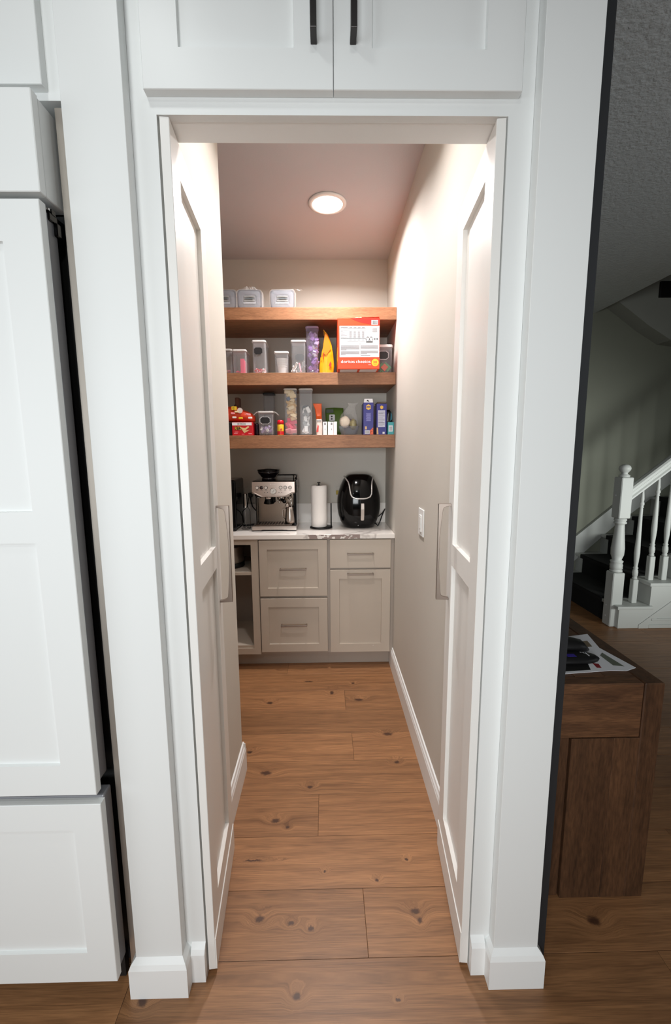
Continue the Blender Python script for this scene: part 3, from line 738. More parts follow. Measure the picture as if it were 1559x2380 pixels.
rect(mb, .07, .60, .66, .607); rect(mb, .66, .50, .664, .83); rect(mb, .22, .545, .66, .55); rect(mb, .55 - .02, .27, .534, .50); rect(mb, .07, .49, .66, .493)
mb.build('table_lines', INKD, t)
mb = MB()
rect(mb, .07, .805, .24, .825)
for c in range(4):
    for k in range(9): rect(mb, .275 + c * .10, .735 - k * .015, .335 + c * .10, .744 - k * .015)
    rect(mb, .275 + c * .10, .803, .345 + c * .10, .822); rect(mb, .275 + c * .10, .565, .335 + c * .10, .575)
for k in range(9): rect(mb, .07, .735 - k * .015, .13 + .05 * (k % 3), .742 - k * .015)
for k in range(7): rect(mb, .07, .46 - k * .0145, .515 if k < 6 else .21, .469 - k * .0145)
for k in range(5): rect(mb, .07, .34 - k * .0145, .515 if k < 4 else .19, .349 - k * .0145)
for k in range(5): rect(mb, .545, .46 - k * .0145, .965, .469 - k * .0145)
for k in range(5): rect(mb, .545, .355 - k * .0145, .965 if k < 4 else .70, .364 - k * .0145)
rect(mb, .545, .262, .78, .274)
for k in range(8): rect(mb, .815 + .01 * (k % 2), .80 - k * .0115, .945 - .01 * (k % 2), .806 - k * .0115)
tag(mb.build('small_print', INK, t), kind='stuff')
# recycling marks
mb = MB(); rect(mb, .675, .50 + .02, .835, .545)
for cxx in (.715, .795):
    for k in range(3):
        a = R(90 + 120 * k); pts = []
        for q in range(5):
            aa = a + R(-42 + 21 * q); pts.append((bxy(cxx, 0)[0] + .0105 * math.cos(aa), y3 - .0003, bxy(0, .595)[1] + .0105 * math.sin(aa)))
        mb.tube(pts, .0016, 4)
for cxx in (.885, .94): rect(mb, cxx - .018, .575, cxx + .014, .588); rect(mb, cxx - .018, .592, cxx + .014, .605)
mb.build('recycling_mark', INKD, t)
text('doritos', *bxy(.075, .118), .33 * w, .062 * h, y3, PAPER, t); text('cheetos', *bxy(.435, .118), .35 * w, .062 * h, y3, PAPER, t); text('mix', *bxy(.735, .078), .06 * w, .016 * h, y3, PAPER, t)
MB().lathe([(.021, 0), (.021, .0006)], (bxy(.895, 0)[0], y3, bxy(0, .127)[1]), 24, 'y').build('count_badge', YEL, t)
text('30', *bxy(.848, .115), .09 * w, .045 * h, y3 - .0004, SNACKR2, t); text('packs', *bxy(.860, .082), .07 * w, .012 * h, y3 - .0004, SNACKR2, t)
mb = MB(); mb.box(bx0 + .014, bx0 + .118, by + .012, 2.62, bz0 - .0006, bz0 - .0001); mb.build('bottom_label', PAPER, t)
mb = MB(); mb.box(bx0 + .132, bx1 - .012, by + .012, 2.62, bz0 - .0006, bz0 - .0001); mb.build('bottom_label', PAPER, t)
mb = MB(); mb.prism([(bx0 + .11, bz1), (bx1 - .002, bz1 + .0045), (bx1 - .001, bz1 + .0065), (bx0 + .14, bz1 + .003)], 'y', by + .001, by + .05); mb.crumple(.0012, 60); mb.build('top_flap', SNACKR2, t)
mb = MB(); mb.prism([(bx0 + .10, bz1 - .0005), (bx0 + .112, bz1 + .0045), (bx0 + .125, bz1 + .001), (bx0 + .134, bz1 + .005), (bx0 + .142, bz1)], 'y', by - .0005, by + .004); mb.build('torn_edge', TANL, t)
mb = MB(); mb.box(bx0 - .0006, bx0, by + .02, 2.80, bz0 + .05, bz0 + .13); mb.build('side_print', YEL, t)
tub('clear tub with black label and coloured pouches beside the right wall', .3235, .4225, Y2 + .02, .13, S2, 2.103, taper=.1, lidh=.016, sticker=(.362, 2.0375, .062, .046, CHALK, CHALKR, Y2 + .0185))
stuffing('coloured_pouches', 'orange green and blue pouches inside the tub beside the right wall', 'snack pouches', [ORW, GREENC, BLUEC, TEAL, GREENC], 11, (.334, .412, Y2 + .032, Y2 + .12, S2 + .012, S2 + .055), (.03, .012, .05), 9)
# ---- lowest shelf
Y1 = 2.66
t = thing('cracker_box', 'red cracker box under the orange snack pack', 'cracker box', (-.53, 2.70, S1))
MB().box(-.594, -.4628, Y1, Y1 + .12, S1 + .0005, 1.6315, .0015).build('box_body', REDB, t)
MB().box(-.594 + .001, -.470, Y1 - .0004, Y1, 1.611, 1.6295).build('top_band', PAPER, t)
text('20 PACKS', -.560, 1.615, .052, .010, Y1 - .0007, INKD, t)
mb = MB(); mb.box(-.577, -.538, Y1 - .0006, Y1, 1.582, 1.604); mb.build('logo_ground', M('deep navy ground', (60, 20, 30), .4), t)
text('RITZ', -.5755, 1.5835, .039, .019, Y1 - .0010, YEL, t)
mb = MB(); mb.prism([(-.547, 1.601), (-.512, 1.594), (-.492, 1.607), (-.486, 1.600), (-.505, 1.585), (-.515, 1.578), (-.53, 1.585)], 'y', Y1 - .0014, Y1 - .0003)
mb.prism([(-.535, 1.588), (-.512, 1.580), (-.483, 1.583), (-.505, 1.570), (-.518, 1.563)], 'y', Y1 - .0010, Y1 - .0003); mb.build('cracker_print', CREAM, t)
mb = MB(); mb.box(-.583, -.560, Y1 - .0005, Y1, 1.560, 1.564); mb.box(-.578, -.556, Y1 - .0005, Y1, 1.568, 1.572); mb.box(-.535, -.518, Y1 - .0005, Y1, 1.5545, 1.5575); mb.box(-.492, -.470, Y1 - .0005, Y1, 1.556, 1.562); tag(mb.build('small_print', PINKL, t), kind='stuff')
# orange snack pack
t = thing('snack_pack', 'orange red family pack of snacks lying on the red cracker box', 'snack pack', (-.53, 2.70, 1.632))
mb = MB()
n = 12; rings = []
for i in range(n + 1):
    f = i / n; x = -.715 + f * .258; hh = (.099 - .045 * max(0, f - .5) / .5) * (1 - .25 * (2 * f - 1) ** 8); dd = .055 * (1 - .5 * (2 * f - 1) ** 6)
    rings.append([(x, 2.72 + dd * math.cos(2 * math.pi * k / 14), 1.6335 + hh / 2 + hh / 2 * math.copysign(abs(math.sin(2 * math.pi * k / 14)) ** .6, math.sin(2 * math.pi * k / 14))) for k in range(14)])
mb.loft(rings); mb.crumple(.003, 35, 4)
for v in mb.bm.verts: v.co.z = max(v.co.z, 1.6325)
mb.build('pack_body', M('orange red film', (226, 72, 40), .28, var=.22, scale=30), t, smooth=True)
MB().box(-.592, -.560, 2.656, 2.6615, 1.706, 1.728).build('yellow_badge', YEL, t); text('12', -.586, 1.711, .012, .013, 2.6555, INKD, t)
mb = MB(); mb.lathe([(.017, 0), (.017, .002)], (-.5405, 2.660, 1.703), 20, 'y'); mb.lathe([(.008, -.001), (.008, 0)], (-.5405, 2.660, 1.700), 12, 'y'); mb.build('badge', M('pale badge', (226, 214, 208), .4), t)
for k, (x, z) in enumerate(((-.598, 1.680), (-.575, 1.690), (-.59, 1.655), (-.55, 1.65), (-.50, 1.672), (-.49, 1.652))):
    MB().box(x, x + .026, 2.655, 2.6595, z, z + .011, .002).build('print', [PINKL, TANL, WHT, YEL, PINKL, WHT][k], t)
t = tag(MB().prism([(-.618, 1.742), (-.598, 1.775), (-.572, 1.768), (-.590, 1.738)], 'y', 2.83, 2.845).build('chocolate_packet', BROWNP, None), 'dark brown folded packet behind the orange snack pack', 'packet')
t.location.y = 0
mb = MB(); mb.box(-.600, -.572, 2.80, 2.86, S1 + .0005, 1.80, .004); tag(mb.build('kraft_pouch', BROWNP, None), 'brown pouch standing in the shade behind the snack pack', 'packet')
mb = MB(); mb.box(-.66, -.5955, Y1 + .01, Y1 + .10, S1 + .0005, 1.628, .006, 2); tag(mb.build('black_box', BLACKM, None), 'black box at the left wall edge on the lowest shelf', 'box')
mb = MB(); mb.box(-.4605, -.4365, Y1 + .06, Y1 + .18, S1 + .0005, 1.628, .012, 3); mb.crumple(.003, 30, 9)
for v in mb.bm.verts: v.co.z = max(v.co.z, S1 + .0005)
tag(mb.build('dark_pouch', M('dark pouch film', (40, 30, 44), .3), None), 'dark crumpled pouch between red cracker box and labelled tub', 'packet')
t = tub('clip lid tub with black label and purple wrappers on the lowest shelf', -.4325, -.3310, Y1, .12, S1, 1.6995, taper=.14, sticker=(-.3850, 1.641, .062, .040, CHALK, CHALKR, Y1 + .0005))
for sx, x in ((-1, -.4335), (1, -.3300)):
    mb = MB(); mb.prism([(x, 1.700), (x + sx * .014, 1.694), (x + sx * .030, 1.676), (x + sx * .026, 1.674), (x + sx * .012, 1.688), (x, 1.692)], 'y', Y1 + .03, Y1 + .08); mb.build('clip', LIDM, t)
stuffing('purple_wrappers', 'lilac wrapped candy inside the clip lid tub', 'candy', [PURL, PURL, PURP, WHT], 40, (-.425, -.340, Y1 + .014, Y1 + .10, S1 + .012, S1 + .055), (.02, .014, .02), 12)
tub('tall clear tub with black lid at the back of the lowest shelf', -.431, -.351, 2.89, .08, S1, 1.842, taper=.08, lid=BLACKM)
t = thing('condiment_bottle', 'small yellow bottle with red cap on the lowest shelf', 'bottle', (-.2905, 2.68, S1))
c = (-.2905, 2.683, S1 + .0005)
MB().lathe([(.019, 0), (.0215, .004), (.0215, .062), (.020, .070)], c, 24).build('bottle_body', YEL, t, smooth=True)
MB().lathe([(.0219, .004), (.0219, .022), (.0217, .026)], c, 24, cap=False).build('red_band', REDB, t, smooth=True)
MB().lathe([(.0218, .0705), (.0218, .086), (.018, .094), (.012, .097)], c, 24).build('cap', M('red cap', (214, 20, 40), .3), t, smooth=True)
mb = MB(); mb.prism([(-.292, S1 + .034), (-.285, S1 + .046), (-.279, S1 + .036), (-.283, S1 + .028)], 'y', 2.6608, 2.6615); mb.build('print', SNACKR2, t)
tub('tall clear tub of tan wrapped bars on the lowest shelf', -.2655, -.1815, Y1, .085, S1, 1.8375, taper=.12, lidh=.009)
mb = MB(); mb.nm = 1; rnd = random.Random(5)
for k in range(54):
    z = S1 + .022 + k * .0047; f = k / 54
    mb.mi = rnd.choice((3, 3, 4)) if f < .30 else (rnd.choice((0, 0, 1)) if f < .78 else rnd.choice((2, 2, 1)))
    m = Matrix.Translation((rnd.uniform(-.242, -.204), rnd.uniform(Y1 + .018, Y1 + .06), z)) @ Matrix.Rotation(rnd.uniform(-1, 1), 4, 'Y') @ Matrix.Rotation(rnd.uniform(-.5, .5), 4, 'X')
    mb.box(-.020, .020, -.006, .006, -.012, .012, .003, xf=m)
tag(mb.build('wrapped_bars', [TANW, TANL, BLUEW, PINK, PINKL]), 'tan, pink and blue wrapped bars stacked in the tall tub', 'snack bars', None, 'stuff')
tub('tall clear tub of white and grey wrappers beside the orange packet', -.1705, -.0825, Y1, .085, S1, 1.8370, taper=.14, lidh=.009, sticker=(-.128, 1.722, .052, .034, SLATE, None, Y1 + .0805))
mb = MB(); mb.nm = 1; rnd = random.Random(8)
for k in range(26):
    z = S1 + .03 + k * .0052; mb.mi = rnd.choice((0, 0, 1, 2))
    m = Matrix.Translation((rnd.uniform(-.138, -.112), rnd.uniform(Y1 + .02, Y1 + .06), z)) @ Matrix.Rotation(rnd.uniform(-.5, .5), 4, 'Y')
    mb.box(-.012, .012, -.005, .005, -.020, .020, .003, xf=m)
tag(mb.build('white_wrappers', [WHT, M('sage wrapper', (190, 196, 184), .4), GRYW]), 'white and sage wrapped sticks in the right hand tall tub', 'snack bars', None, 'stuff')
# orange packet on white jar
t = thing('spice_packet', 'orange topped packet with white lower half beside the white boxes', 'packet', (-.043, 2.68, S1))
mb = MB(); rings = []
for z, w_, d_, ox in ((.0005, .040, .026, 0), (.05, .042, .028, 0), (.094, .038, .026, -.001), (.10, .036, .024, -.002)): rings.append(rrect(-.043 + ox, 2.685, w_, d_, .010, S1 + z))
mb.loft(rings); mb.build('lower_pack', M('white red print film', (226, 214, 206), .4, var=.2, scale=50), t, smooth=False)
mb = MB(); rings = []
for z, w_, d_, ox in ((.1005, .036, .024, -.002), (.13, .038, .022, -.003), (.165, .044, .014, -.006), (.190, .052, .006, -.010), (.198, .054, .003, -.010)): rings.append(rrect(-.043 + ox, 2.685, w_, d_, min(.01, d_ / 2.1), S1 + z))
mb.loft(rings); mb.crumple(.0022, 50); mb.build('upper_pack', ORW, t, smooth=True)
mb = MB(); mb.prism([(-.063, S1 + .02), (-.052, S1 + .07), (-.046, S1 + .055), (-.049, S1 + .02)], 'y', 2.6700, 2.6715); mb.build('print', SNACKR2, t); MB().box(-.060, -.030, 2.669, 2.6712, S1 + .088, S1 + .093).build('seam', INK, t)
for i, (x0, x1, lab) in enumerate(((-.0195, .0068, 'leftmost of three white medicine cartons'), (.0120, .0465, 'wide middle one of three white medicine cartons'), (.0478, .0690, 'rightmost of three white medicine cartons'))):
    t = thing('white_carton', lab + ' on the lowest shelf', 'carton', ((x0 + x1) / 2, 2.69, S1), 'small white cartons')
    MB().box(x0, x1, Y1, Y1 + .06, S1 + .0005, 1.6305, .0008).build('box_body', M('white carton card', (238, 234, 236), .4), t)
    if i < 2:
        c = (x0 + x1) / 2 + (.0 if i == 0 else .006)
        MB().box(c - .005, c + .005, Y1 - .0004, Y1, 1.610, 1.625).build('print', INK, t); MB().box(c - .001, c + .001, Y1 - .0004, Y1, 1.578, 1.588).build('print', INKD, t)
# green packet at the back
t = thing('green_packet', 'green snack packet leaning at the back of the lowest shelf', 'snack packet', (.06, 2.93, S1))
mb = MB(); mb.loft([rrect(.062, 2.93, .128, .05, .02, S1 + .0008), rrect(.062, 2.93, .130, .055, .02, S1 + .08), rrect(.060, 2.935, .128, .035, .015, S1 + .15), rrect(.060, 2.94, .126, .008, .0035, S1 + .195)]); bmesh.ops.subdivide_edges(mb.bm, edges=mb.bm.edges[:], cuts=1)
mb.crumple(.003, 25)
for v in mb.bm.verts: v.co.z = max(v.co.z, S1 + .0005)
mb.build('pack_body', GRN, t, smooth=True)
MB().box(.002, .052, 2.9090, 2.9125, S1 + .160, S1 + .184).build('dark_band', GRND, t)
mb = MB(); mb.box(.022, .062, 2.896, 2.899, S1 + .104, S1 + .148, .004); mb.build('white_emblem', PAPER, t)
mb = MB(); mb.lathe([(.006, 0), (.006, .002)], (.040, 2.8935, S1 + .134), 10, 'y'); mb.lathe([(.006, 0), (.006, .002)], (.040, 2.8935, S1 + .118), 10, 'y'); mb.build('emblem_mark', INKD, t)
# bag of rolls in a clear bowl
t = thing('clear_bowl', 'clear glass bowl holding film wrapped food on the lowest shelf', 'bowl', (.148, 2.73, S1))
mb = MB(); mb.lathe([(.045, .0005), (.050, .004), (.068, .058), (.0655, .058), (.048, .007), (.02, .006)], (.148, 2.73, S1), 28); mb.build('bowl_body', CLEARG, t, smooth=True)
t = thing('bread_bag', 'clear film bag with cream rolls sitting in the glass bowl', 'food bag', (.148, 2.73, S1 + .03))
mb = MB()
def blob(mb, c, r, sq=(1, 1, 1), n=12, m=8):
    mb.loft([[(c[0] + sq[0] * r * math.sin(math.pi * (j + .5) / m) * math.cos(2 * math.pi * i / n), c[1] + sq[1] * r * math.sin(math.pi * (j + .5) / m) * math.sin(2 * math.pi * i / n), c[2] - sq[2] * r * math.cos(math.pi * (j + .5) / m)) for i in range(n)] for j in range(m)])
blob(mb, (.122, 2.715, S1 + .085), .036, (.95, .8, 1.05)); mb.crumple(.003, 40); mb.build('cream_roll', M('cream bun', (246, 232, 212), .6), t, smooth=True)
mb = MB(); blob(mb, (.176, 2.715, S1 + .070), .027, (.9, .8, 1.3)); mb.crumple(.006, 60, 3); mb.build('olive_wrapper', OLIVE, t, smooth=True)
mb = MB(); blob(mb, (.152, 2.75, S1 + .080), .027, (1.2, .7, 1.1)); mb.crumple(.006, 60, 5); mb.build('dark_wrapper', M('dark plum wrapper', (92, 70, 76), .3), t, smooth=True)
mb = MB(); rings = []
for z, rx, ry, ox in ((.062, .058, .052, 0), (.09, .062, .054, -.002), (.13, .052, .045, .002), (.165, .034, .026, .012), (.19, .022, .012, .022), (.205, .036, .008, .026)):
    rings.append([(.148 + ox + rx * math.cos(2 * math.pi * i / 26), 2.73 + ry * math.sin(2 * math.pi * i / 26), S1 + z) for i in range(26)])
mb.loft(rings, cap=False); mb.crumple(.007, 45, 1); mb.build('film', WRAP, t)
# blue cartons
for x0, x1, zt, lab, kind in ((.2372, .3008, 1.7475, 'tall blue cookie carton with white opened top', 0), (.3205, .3845, 1.7400, 'tall blue carton with nutrition panel, next to the teal box', 1)):
    t = thing('blue_carton', lab, 'carton', ((x0 + x1) / 2, 2.70, S1), 'blue cartons on the lowest shelf'); y = Y1
    MB().box(x0, x1, y, y + .13, S1 + .0005, zt, .001).build('box_body', BLUEB, t)
    cx = (x0 + x1) / 2; hexa = [(cx + .017 * math.cos(R(90 + 60 * k)), (zt - .028) + .018 * math.sin(R(90 + 60 * k))) for k in range(6)]
    if kind: hexa = [(cx + (a - cx) * .65, zt - .022 + (b - zt + .028) * .65) for a, b in hexa]
    MB().prism(hexa, 'y', y - .0005, y).build('emblem', GOLD, t)
    if kind == 0:
        mb = MB(); mb.prism([(x0 + .003, zt), (x0 + .006, zt + .024), (x1 - .006, zt + .024), (x1 - .002, zt)], 'y', y + .006, y + .012); mb.build('open_flap', PAPER, t)
        MB().prism([(cx - .012, zt + .010), (cx - .006, zt + .018), (cx + .002, zt + .012), (cx + .006, zt + .006)], 'y', y + .005, y + .006).build('print', INKD, t)
        mb = MB(); mb.box(cx - .013, cx + .013, y - .0007, y - .0004, zt - .032, zt - .028); mb.box(cx - .012, cx + .012, y - .0007, y - .0004, zt - .026, zt - .022); mb.build('emblem_lettering', BLUEB, t)
        mb = MB()
        for k in range(10): mb.box(cx - .016 + .002 * (k % 3), cx + .016 - .002 * (k % 2), y - .0004, y, zt - .068 - k * .0052, zt - .065 - k * .0052)
        tag(mb.build('small_print', M('pale blue print', (140, 140, 200), .5), t), kind='stuff')
        MB().box(x0 + .009, x0 + .040, y - .0005, y, S1 + .006, S1 + .028).build('barcode_label', PAPER, t)
        mb = MB()
        for k in range(9): mb.box(x0 + .012 + k * .003, x0 + .0132 + k * .003, y - .0008, y - .0004, S1 + .009, S1 + .025)
        mb.build('barcode', INKD, t)
        MB().prism([(x0 + .042, S1 + .002), (x1 - .001, S1 + .002), (x1 - .001, S1 + .047), (x1 - .012, S1 + .036), (x0 + .042, S1 + .026)], 'y', y - .0004, y).build('cookie_print', ORW, t)
        mb = MB()
        for (a, b) in ((.047, .012), (.055, .022), (.056, .034), (.049, .02)): mb.lathe([(.0022, 0), (.0022, .0004)], (x0 + a, y - .0009, S1 + b), 8, 'y')
        mb.build('cookie_chips', INKD, t); MB().box(x0 + .010, x0 + .022, y - .0004, y, S1 + .034, S1 + .053).build('print', TANW, t)
    else:
        MB().box(x0 + .009, x1 - .010, y - .0004, y, S1 + .048, S1 + .152).build('info_panel', M('lilac white panel', (206, 206, 226), .5), t)
        mb = MB()
        for k in range(15): mb.box(x0 + .012, x1 - (.013 if k % 4 else .024), y - .0008, y - .0004, S1 + .055 + k * .0062, S1 + .0568 + k * .0062)
        tag(mb.build('small_print', INK, t), kind='stuff')
        mb = MB(); mb.box(x0 + .012, x1 - .013, y - .0010, y - .0004, S1 + .074, S1 + .0765); mb.box(x0 + .012, x1 - .013, y - .0010, y - .0004, S1 + .134, S1 + .1365); mb.build('table_lines', INKD, t)
        MB().prism([(x0 + .001, S1 + .003), (x0 + .013, S1 + .003), (x0 + .011, S1 + .03), (x0 + .009, S1 + .045), (x0 + .001, S1 + .045)], 'y', y - .0004, y).build('cookie_print', TANW, t)
        MB().box(x1 - .025, x1 - .012, y - .0004, y, S1 + .006, S1 + .018).build('print', PAPER, t)
        mb = MB(); mb.box(x0 + .002, x1 - .002, y + .01, y + .11, zt, zt + .012, .004); mb.crumple(.003, 60)
        for v in mb.bm.verts: v.co.z = max(v.co.z, zt + .0003)
        mb.build('inner_bag', M('brown foil bag', (96, 84, 72), .3, .2), t)
t = thing('teal_carton', 'small teal carton with white label beside the right wall', 'carton', (.411, 2.69, S1))
MB().box(.3925, .4310, Y1, Y1 + .05, S1 + .0005, 1.6265, .001).build('box_body', TEAL, t); MB().box(.398, .424, Y1 - .0005, Y1, S1 + .020, S1 + .058).build('label', PAPER, t)
mb = MB()
for k in range(6): mb.box(.402, .420, Y1 - .0009, Y1 - .0005, S1 + .026 + k * .0045, S1 + .028 + k * .0045)
tag(mb.build('small_print', INK, t), kind='stuff')
t = thing('black_pouch', 'black and teal pouch behind the teal carton', 'pouch', (.41, 2.74, S1))
mb = MB(); mb.loft([rrect(.408, 2.745, .040, .05, .012, S1 + .0006), rrect(.408, 2.745, .042, .055, .014, S1 + .09), rrect(.408, 2.745, .036, .03, .010, S1 + .145), rrect(.406, 2.745, .020, .012, .005, S1 + .162)]); mb.build('pouch_body', M('black film', (10, 12, 16), .3), t, smooth=True)
MB().prism([(.416, S1 + .09), (.427, S1 + .10), (.426, S1 + .13), (.419, S1 + .145)], 'y', 2.7135, 2.717).build('print', M('deep teal', (20, 110, 130), .4), t)
MB().prism([(.395, S1 + .085), (.400, S1 + .13), (.405, S1 + .14), (.402, S1 + .09)], 'y', 2.713, 2.7165).build('print', GRYW, t)

# ============================================================ COUNTER APPLIANCES
ZC = .9203
t = thing('espresso_machine', 'stainless espresso machine with black bean hopper on the counter', 'espresso machine', (-.35, 2.85, ZC)); ESP = t
X0, X1 = -.499, -.207; yf = 2.725; cxm = (X0 + X1) / 2
mb = MB(); mb.box(X0 + .022, X1 - .005, 2.845, 2.985, ZC + .035, 1.16, .004); mb.build('column', M('brushed back panel', (150, 134, 120), .3, .9, var=.12, scale=9), t)
mb = MB(); mb.box(X1 - .018, X1 + .002, 2.76, 2.985, ZC + .03, 1.17, .004); mb.box(X0, X1 + .004, 2.76, 2.99, 1.163, 1.252, .010, 2); mb.box(X0 + .018, X0 + .024, 2.78, 2.985, ZC + .03, 1.165); mb.build('side_body', BLACKG, t)
# control fascia with sagging lower edge
xs = [X0 + .004 + (X1 - X0 - .008) * i / 24 for i in range(25)]
def low(x):
    f = abs((x - cxm) / (X1 - X0) * 2); return 1.1485 if f < .52 else 1.1485 + .024 * min(1, (f - .52) / .34) ** 1.3
poly = [(X0 + .004, 1.247), ] + [(x, low(x)) for x in xs] + [(X1 - .004, 1.247)]
mb = MB(); mb.prism(poly, 'y', yf, 2.76); mb.build('control_fascia', M('warm brushed steel', (206, 190, 180), .3, .9, var=.05, scale=14), t, bevel=.002)
mb = MB(); mb.tube([(x, yf - .002, low(x) + .002) for x in xs], .0045, 8); mb.build('fascia_lip', STEEL, t, smooth=True)
for bx_ in (-.4595, -.4310, -.4015, -.3040, -.2745, -.2420):
    p = (bx_, yf - .0005, 1.209); dk = bx_ == -.4310
    MB().lathe([(.0120, 0), (.0120, -.002), (.0100, -.004)], p, 20, 'y').build('button_ring', BLACKM, t, smooth=False)
    MB().lathe([(.0095, -.0041), (.0095, -.006), (.002, -.0068)], p, 20, 'y').build('button', M('dark glass', (60, 44, 44), .2) if dk else M('pale button', (232, 226, 220), .3), t, smooth=False)
g = (-.3535, yf - .0005, 1.186)
MB().lathe([(.0225, 0), (.0225, -.004), (.0200, -.007), (.0180, -.007), (.0180, -.003)], g, 28, 'y').build('gauge_bezel', CHROME, t, smooth=True)
MB().lathe([(.0178, -.0032), (.0178, -.0045)], g, 28, 'y').build('gauge_dial', M('white dial', (240, 238, 234), .4), t)
mb = MB(); mb.tube([(g[0] - .006, g[1] - .0055, g[2] - .008), (g[0] + .008, g[1] - .0055, g[2] + .009)], .0009, 5); mb.build('gauge_needle', INKD, t)
mb = MB()
for bx_ in (-.411, -.392, -.316, -.298): mb.lathe([(.0026, 0), (.0026, -.0012)], (bx_, yf - .0002, 1.176), 8, 'y')
mb.build('indicator_lamp', INKD, t)
mb = MB()
for bx_ in (-.4595, -.4310, -.4015, -.3040, -.2745, -.2420): mb.box(bx_ - .008, bx_ + .008, yf - .0006, yf, 1.1905, 1.1925)
mb.build('button_legend', INKD, t)
text('Breville', -.374, 1.225, .036, .009, yf - .0006, M('pale logo', (236, 226, 220), .3), t)
mb = MB(); rail = [(X0 + .02, 2.775, 1.262), (X0 + .02, 2.975, 1.262), (X1 - .012, 2.975, 1.264), (X1 - .010, 2.78, 1.264)]
mb.tube([(X0 + .05, 2.965, 1.2785), (X1 - .02, 2.965, 1.2785), (X1 - .006, 2.955, 1.277), (X1 - .004, 2.93, 1.272), (X1 - .004, 2.79, 1.262)], .004, 8)
for x, y in ((X0 + .06, 2.965), (X1 - .03, 2.965), (X1 - .004, 2.90)): mb.tube([(x, y, 1.250), (x, y, 1.276)], .003, 6)
mb.build('cup_rail', BLACKG, t, smooth=True)
hc = (-.4005, 2.86, 1.2525)
hp = thing('x', None, None, (0, 0, 0)); bpy.data.objects.remove(hp)
h_ = MB().lathe([(.046, 0), (.046, .010), (.042, .014), (.046, .018), (.066, .040), (.072, .048), (.074, .060), (.070, .062), (.064, .044), (.030, .02)], hc, 32).build('bean_hopper', SMOKE, t, smooth=True)
MB().lathe([(.0755, .0622), (.0765, .066), (.074, .071), (.030, .075), (.012, .078)], hc, 32).build('hopper_lid', BLACKG, h_, smooth=True)
# drip tray base
mb = MB(); a, b = X0 + .002, X1 + .004
mb.prism([(a, ZC + .006), (a + .060, ZC + .006), (a + .074, ZC + .014), (b - .075, ZC + .014), (b - .060, ZC + .006), (b, ZC + .006), (b, ZC + .030), (b - .003, ZC + .034), (a + .010, ZC + .034), (a, ZC + .028)], 'y', 2.700, 2.712)
mb.box(a, b, 2.712, 2.98, ZC + .006, ZC + .0335); mb.build('drip_tray', STEEL, t, bevel=.001)
mb = MB(); mb.box(a + .004, b - .004, 2.703, 2.975, ZC + .0003, ZC + .0058); mb.box(a + .06, b - .06, 2.7125, 2.72, ZC + .004, ZC + .0142); mb.build('base_foot', BLACKM, t)
gr = MB(); gr.box(a + .022, b - .030, 2.712, 2.84, ZC + .034, ZC + .041, .002); g_ = gr.build('tray_grille', M('grille steel', (120, 108, 100), .25, 1.0), t)
mb = MB()
for k in range(11): mb.box(a + .035 + k * .019, a + .047 + k * .019, 2.725, 2.83, ZC + .0411, ZC + .0416)
mb.build('grille_slot', BLACKM, g_)
mb = MB(); mb.lathe([(.020, 0), (.024, -.006), (.024, -.014), (.010, -.020)], (X0 + .034, 2.80, 1.160), 20); mb.lathe([(.012, .010), (.016, 0)], (X0 + .034, 2.80, 1.160), 20); mb.build('tamper', BLACKG, t, smooth=True)
MB().lathe([(.018, -.0205), (.019, -.024), (.017, -.026)], (X0 + .034, 2.80, 1.160), 20).build('tamper_foot', CHROME, t, smooth=True)
MB().lathe([(.024, 0), (.025, -.006), (.025, -.018), (.020, -.022)], (-.394, 2.785, 1.148), 22).build('grinder_collar', STEEL, t, smooth=True)
mb = MB(); mb.lathe([(.026, 0), (.030, -.014), (.036, -.030), (.030, -.034), (.0, -.036)][:4], (-.394, 2.795, 1.1255), 22); mb.box(-.418, -.350, 2.80, 2.845, 1.10, 1.145, .004); mb.build('grind_cradle', BLACKG, t, smooth=False)
MB().lathe([(.026, 0), (.028, -.008), (.027, -.020), (.018, -.026)], (-.308, 2.785, 1.1475), 22).build('group_head', STEEL, t, smooth=True)
mb = MB(); mb.tube([(-.308, 2.77, 1.128), (-.296, 2.74, 1.124), (-.280, 2.71, 1.118)], [.010, .011, .012], 12); mb.lathe([(.013, 0), (.010, -.004)], (-.2795, 2.706, 1.118), 16, 'y'); mb.build('portafilter_handle', BLACKG, t, smooth=True)
mb = MB(); mb.tube([(-.318, 2.77, 1.121), (-.318, 2.77, 1.108), (-.322, 2.765, 1.102)], .005, 8); mb.tube([(-.330, 2.775, 1.124), (-.334, 2.775, 1.112)], .004, 8); mb.build('spout', CHROME, t, smooth=True)
mb = MB(); mb.tube([(-.245, 2.765, 1.158), (-.240, 2.75, 1.135), (-.236, 2.745, 1.10), (-.238, 2.745, 1.05)], .004, 8); mb.tube([(-.262, 2.75, 1.14), (-.246, 2.74, 1.125), (-.232, 2.738, 1.132)], .005, 8); mb.build('steam_wand', CHROME, t, smooth=True)
MB().lathe([(.0135, 0), (.0135, -.010), (.010, -.014)], (-.2665, 2.742, 1.088), 20, 'y').build('steam_knob', STEEL, t, smooth=True)
MB().box(X1 - .0175, X1 + .0065, 2.80, 2.90, 1.18, 1.215, .003).build('side_dial', M('side dial grey', (150, 146, 142), .4), t)
t = thing('milk_jug', 'stainless milk jug standing on the espresso machine tray', 'jug', (-.252, 2.765, ZC + .042))
jc = (-.250, 2.768, ZC + .0420)
MB().lathe([(.030, 0), (.034, .003), (.035, .02), (.031, .060), (.026, .098), (.027, .112), (.0255, .112), (.0245, .097), (.029, .06), (.032, .01), (.01, .006)], jc, 28).build('jug_body', STEEL, t, smooth=True)
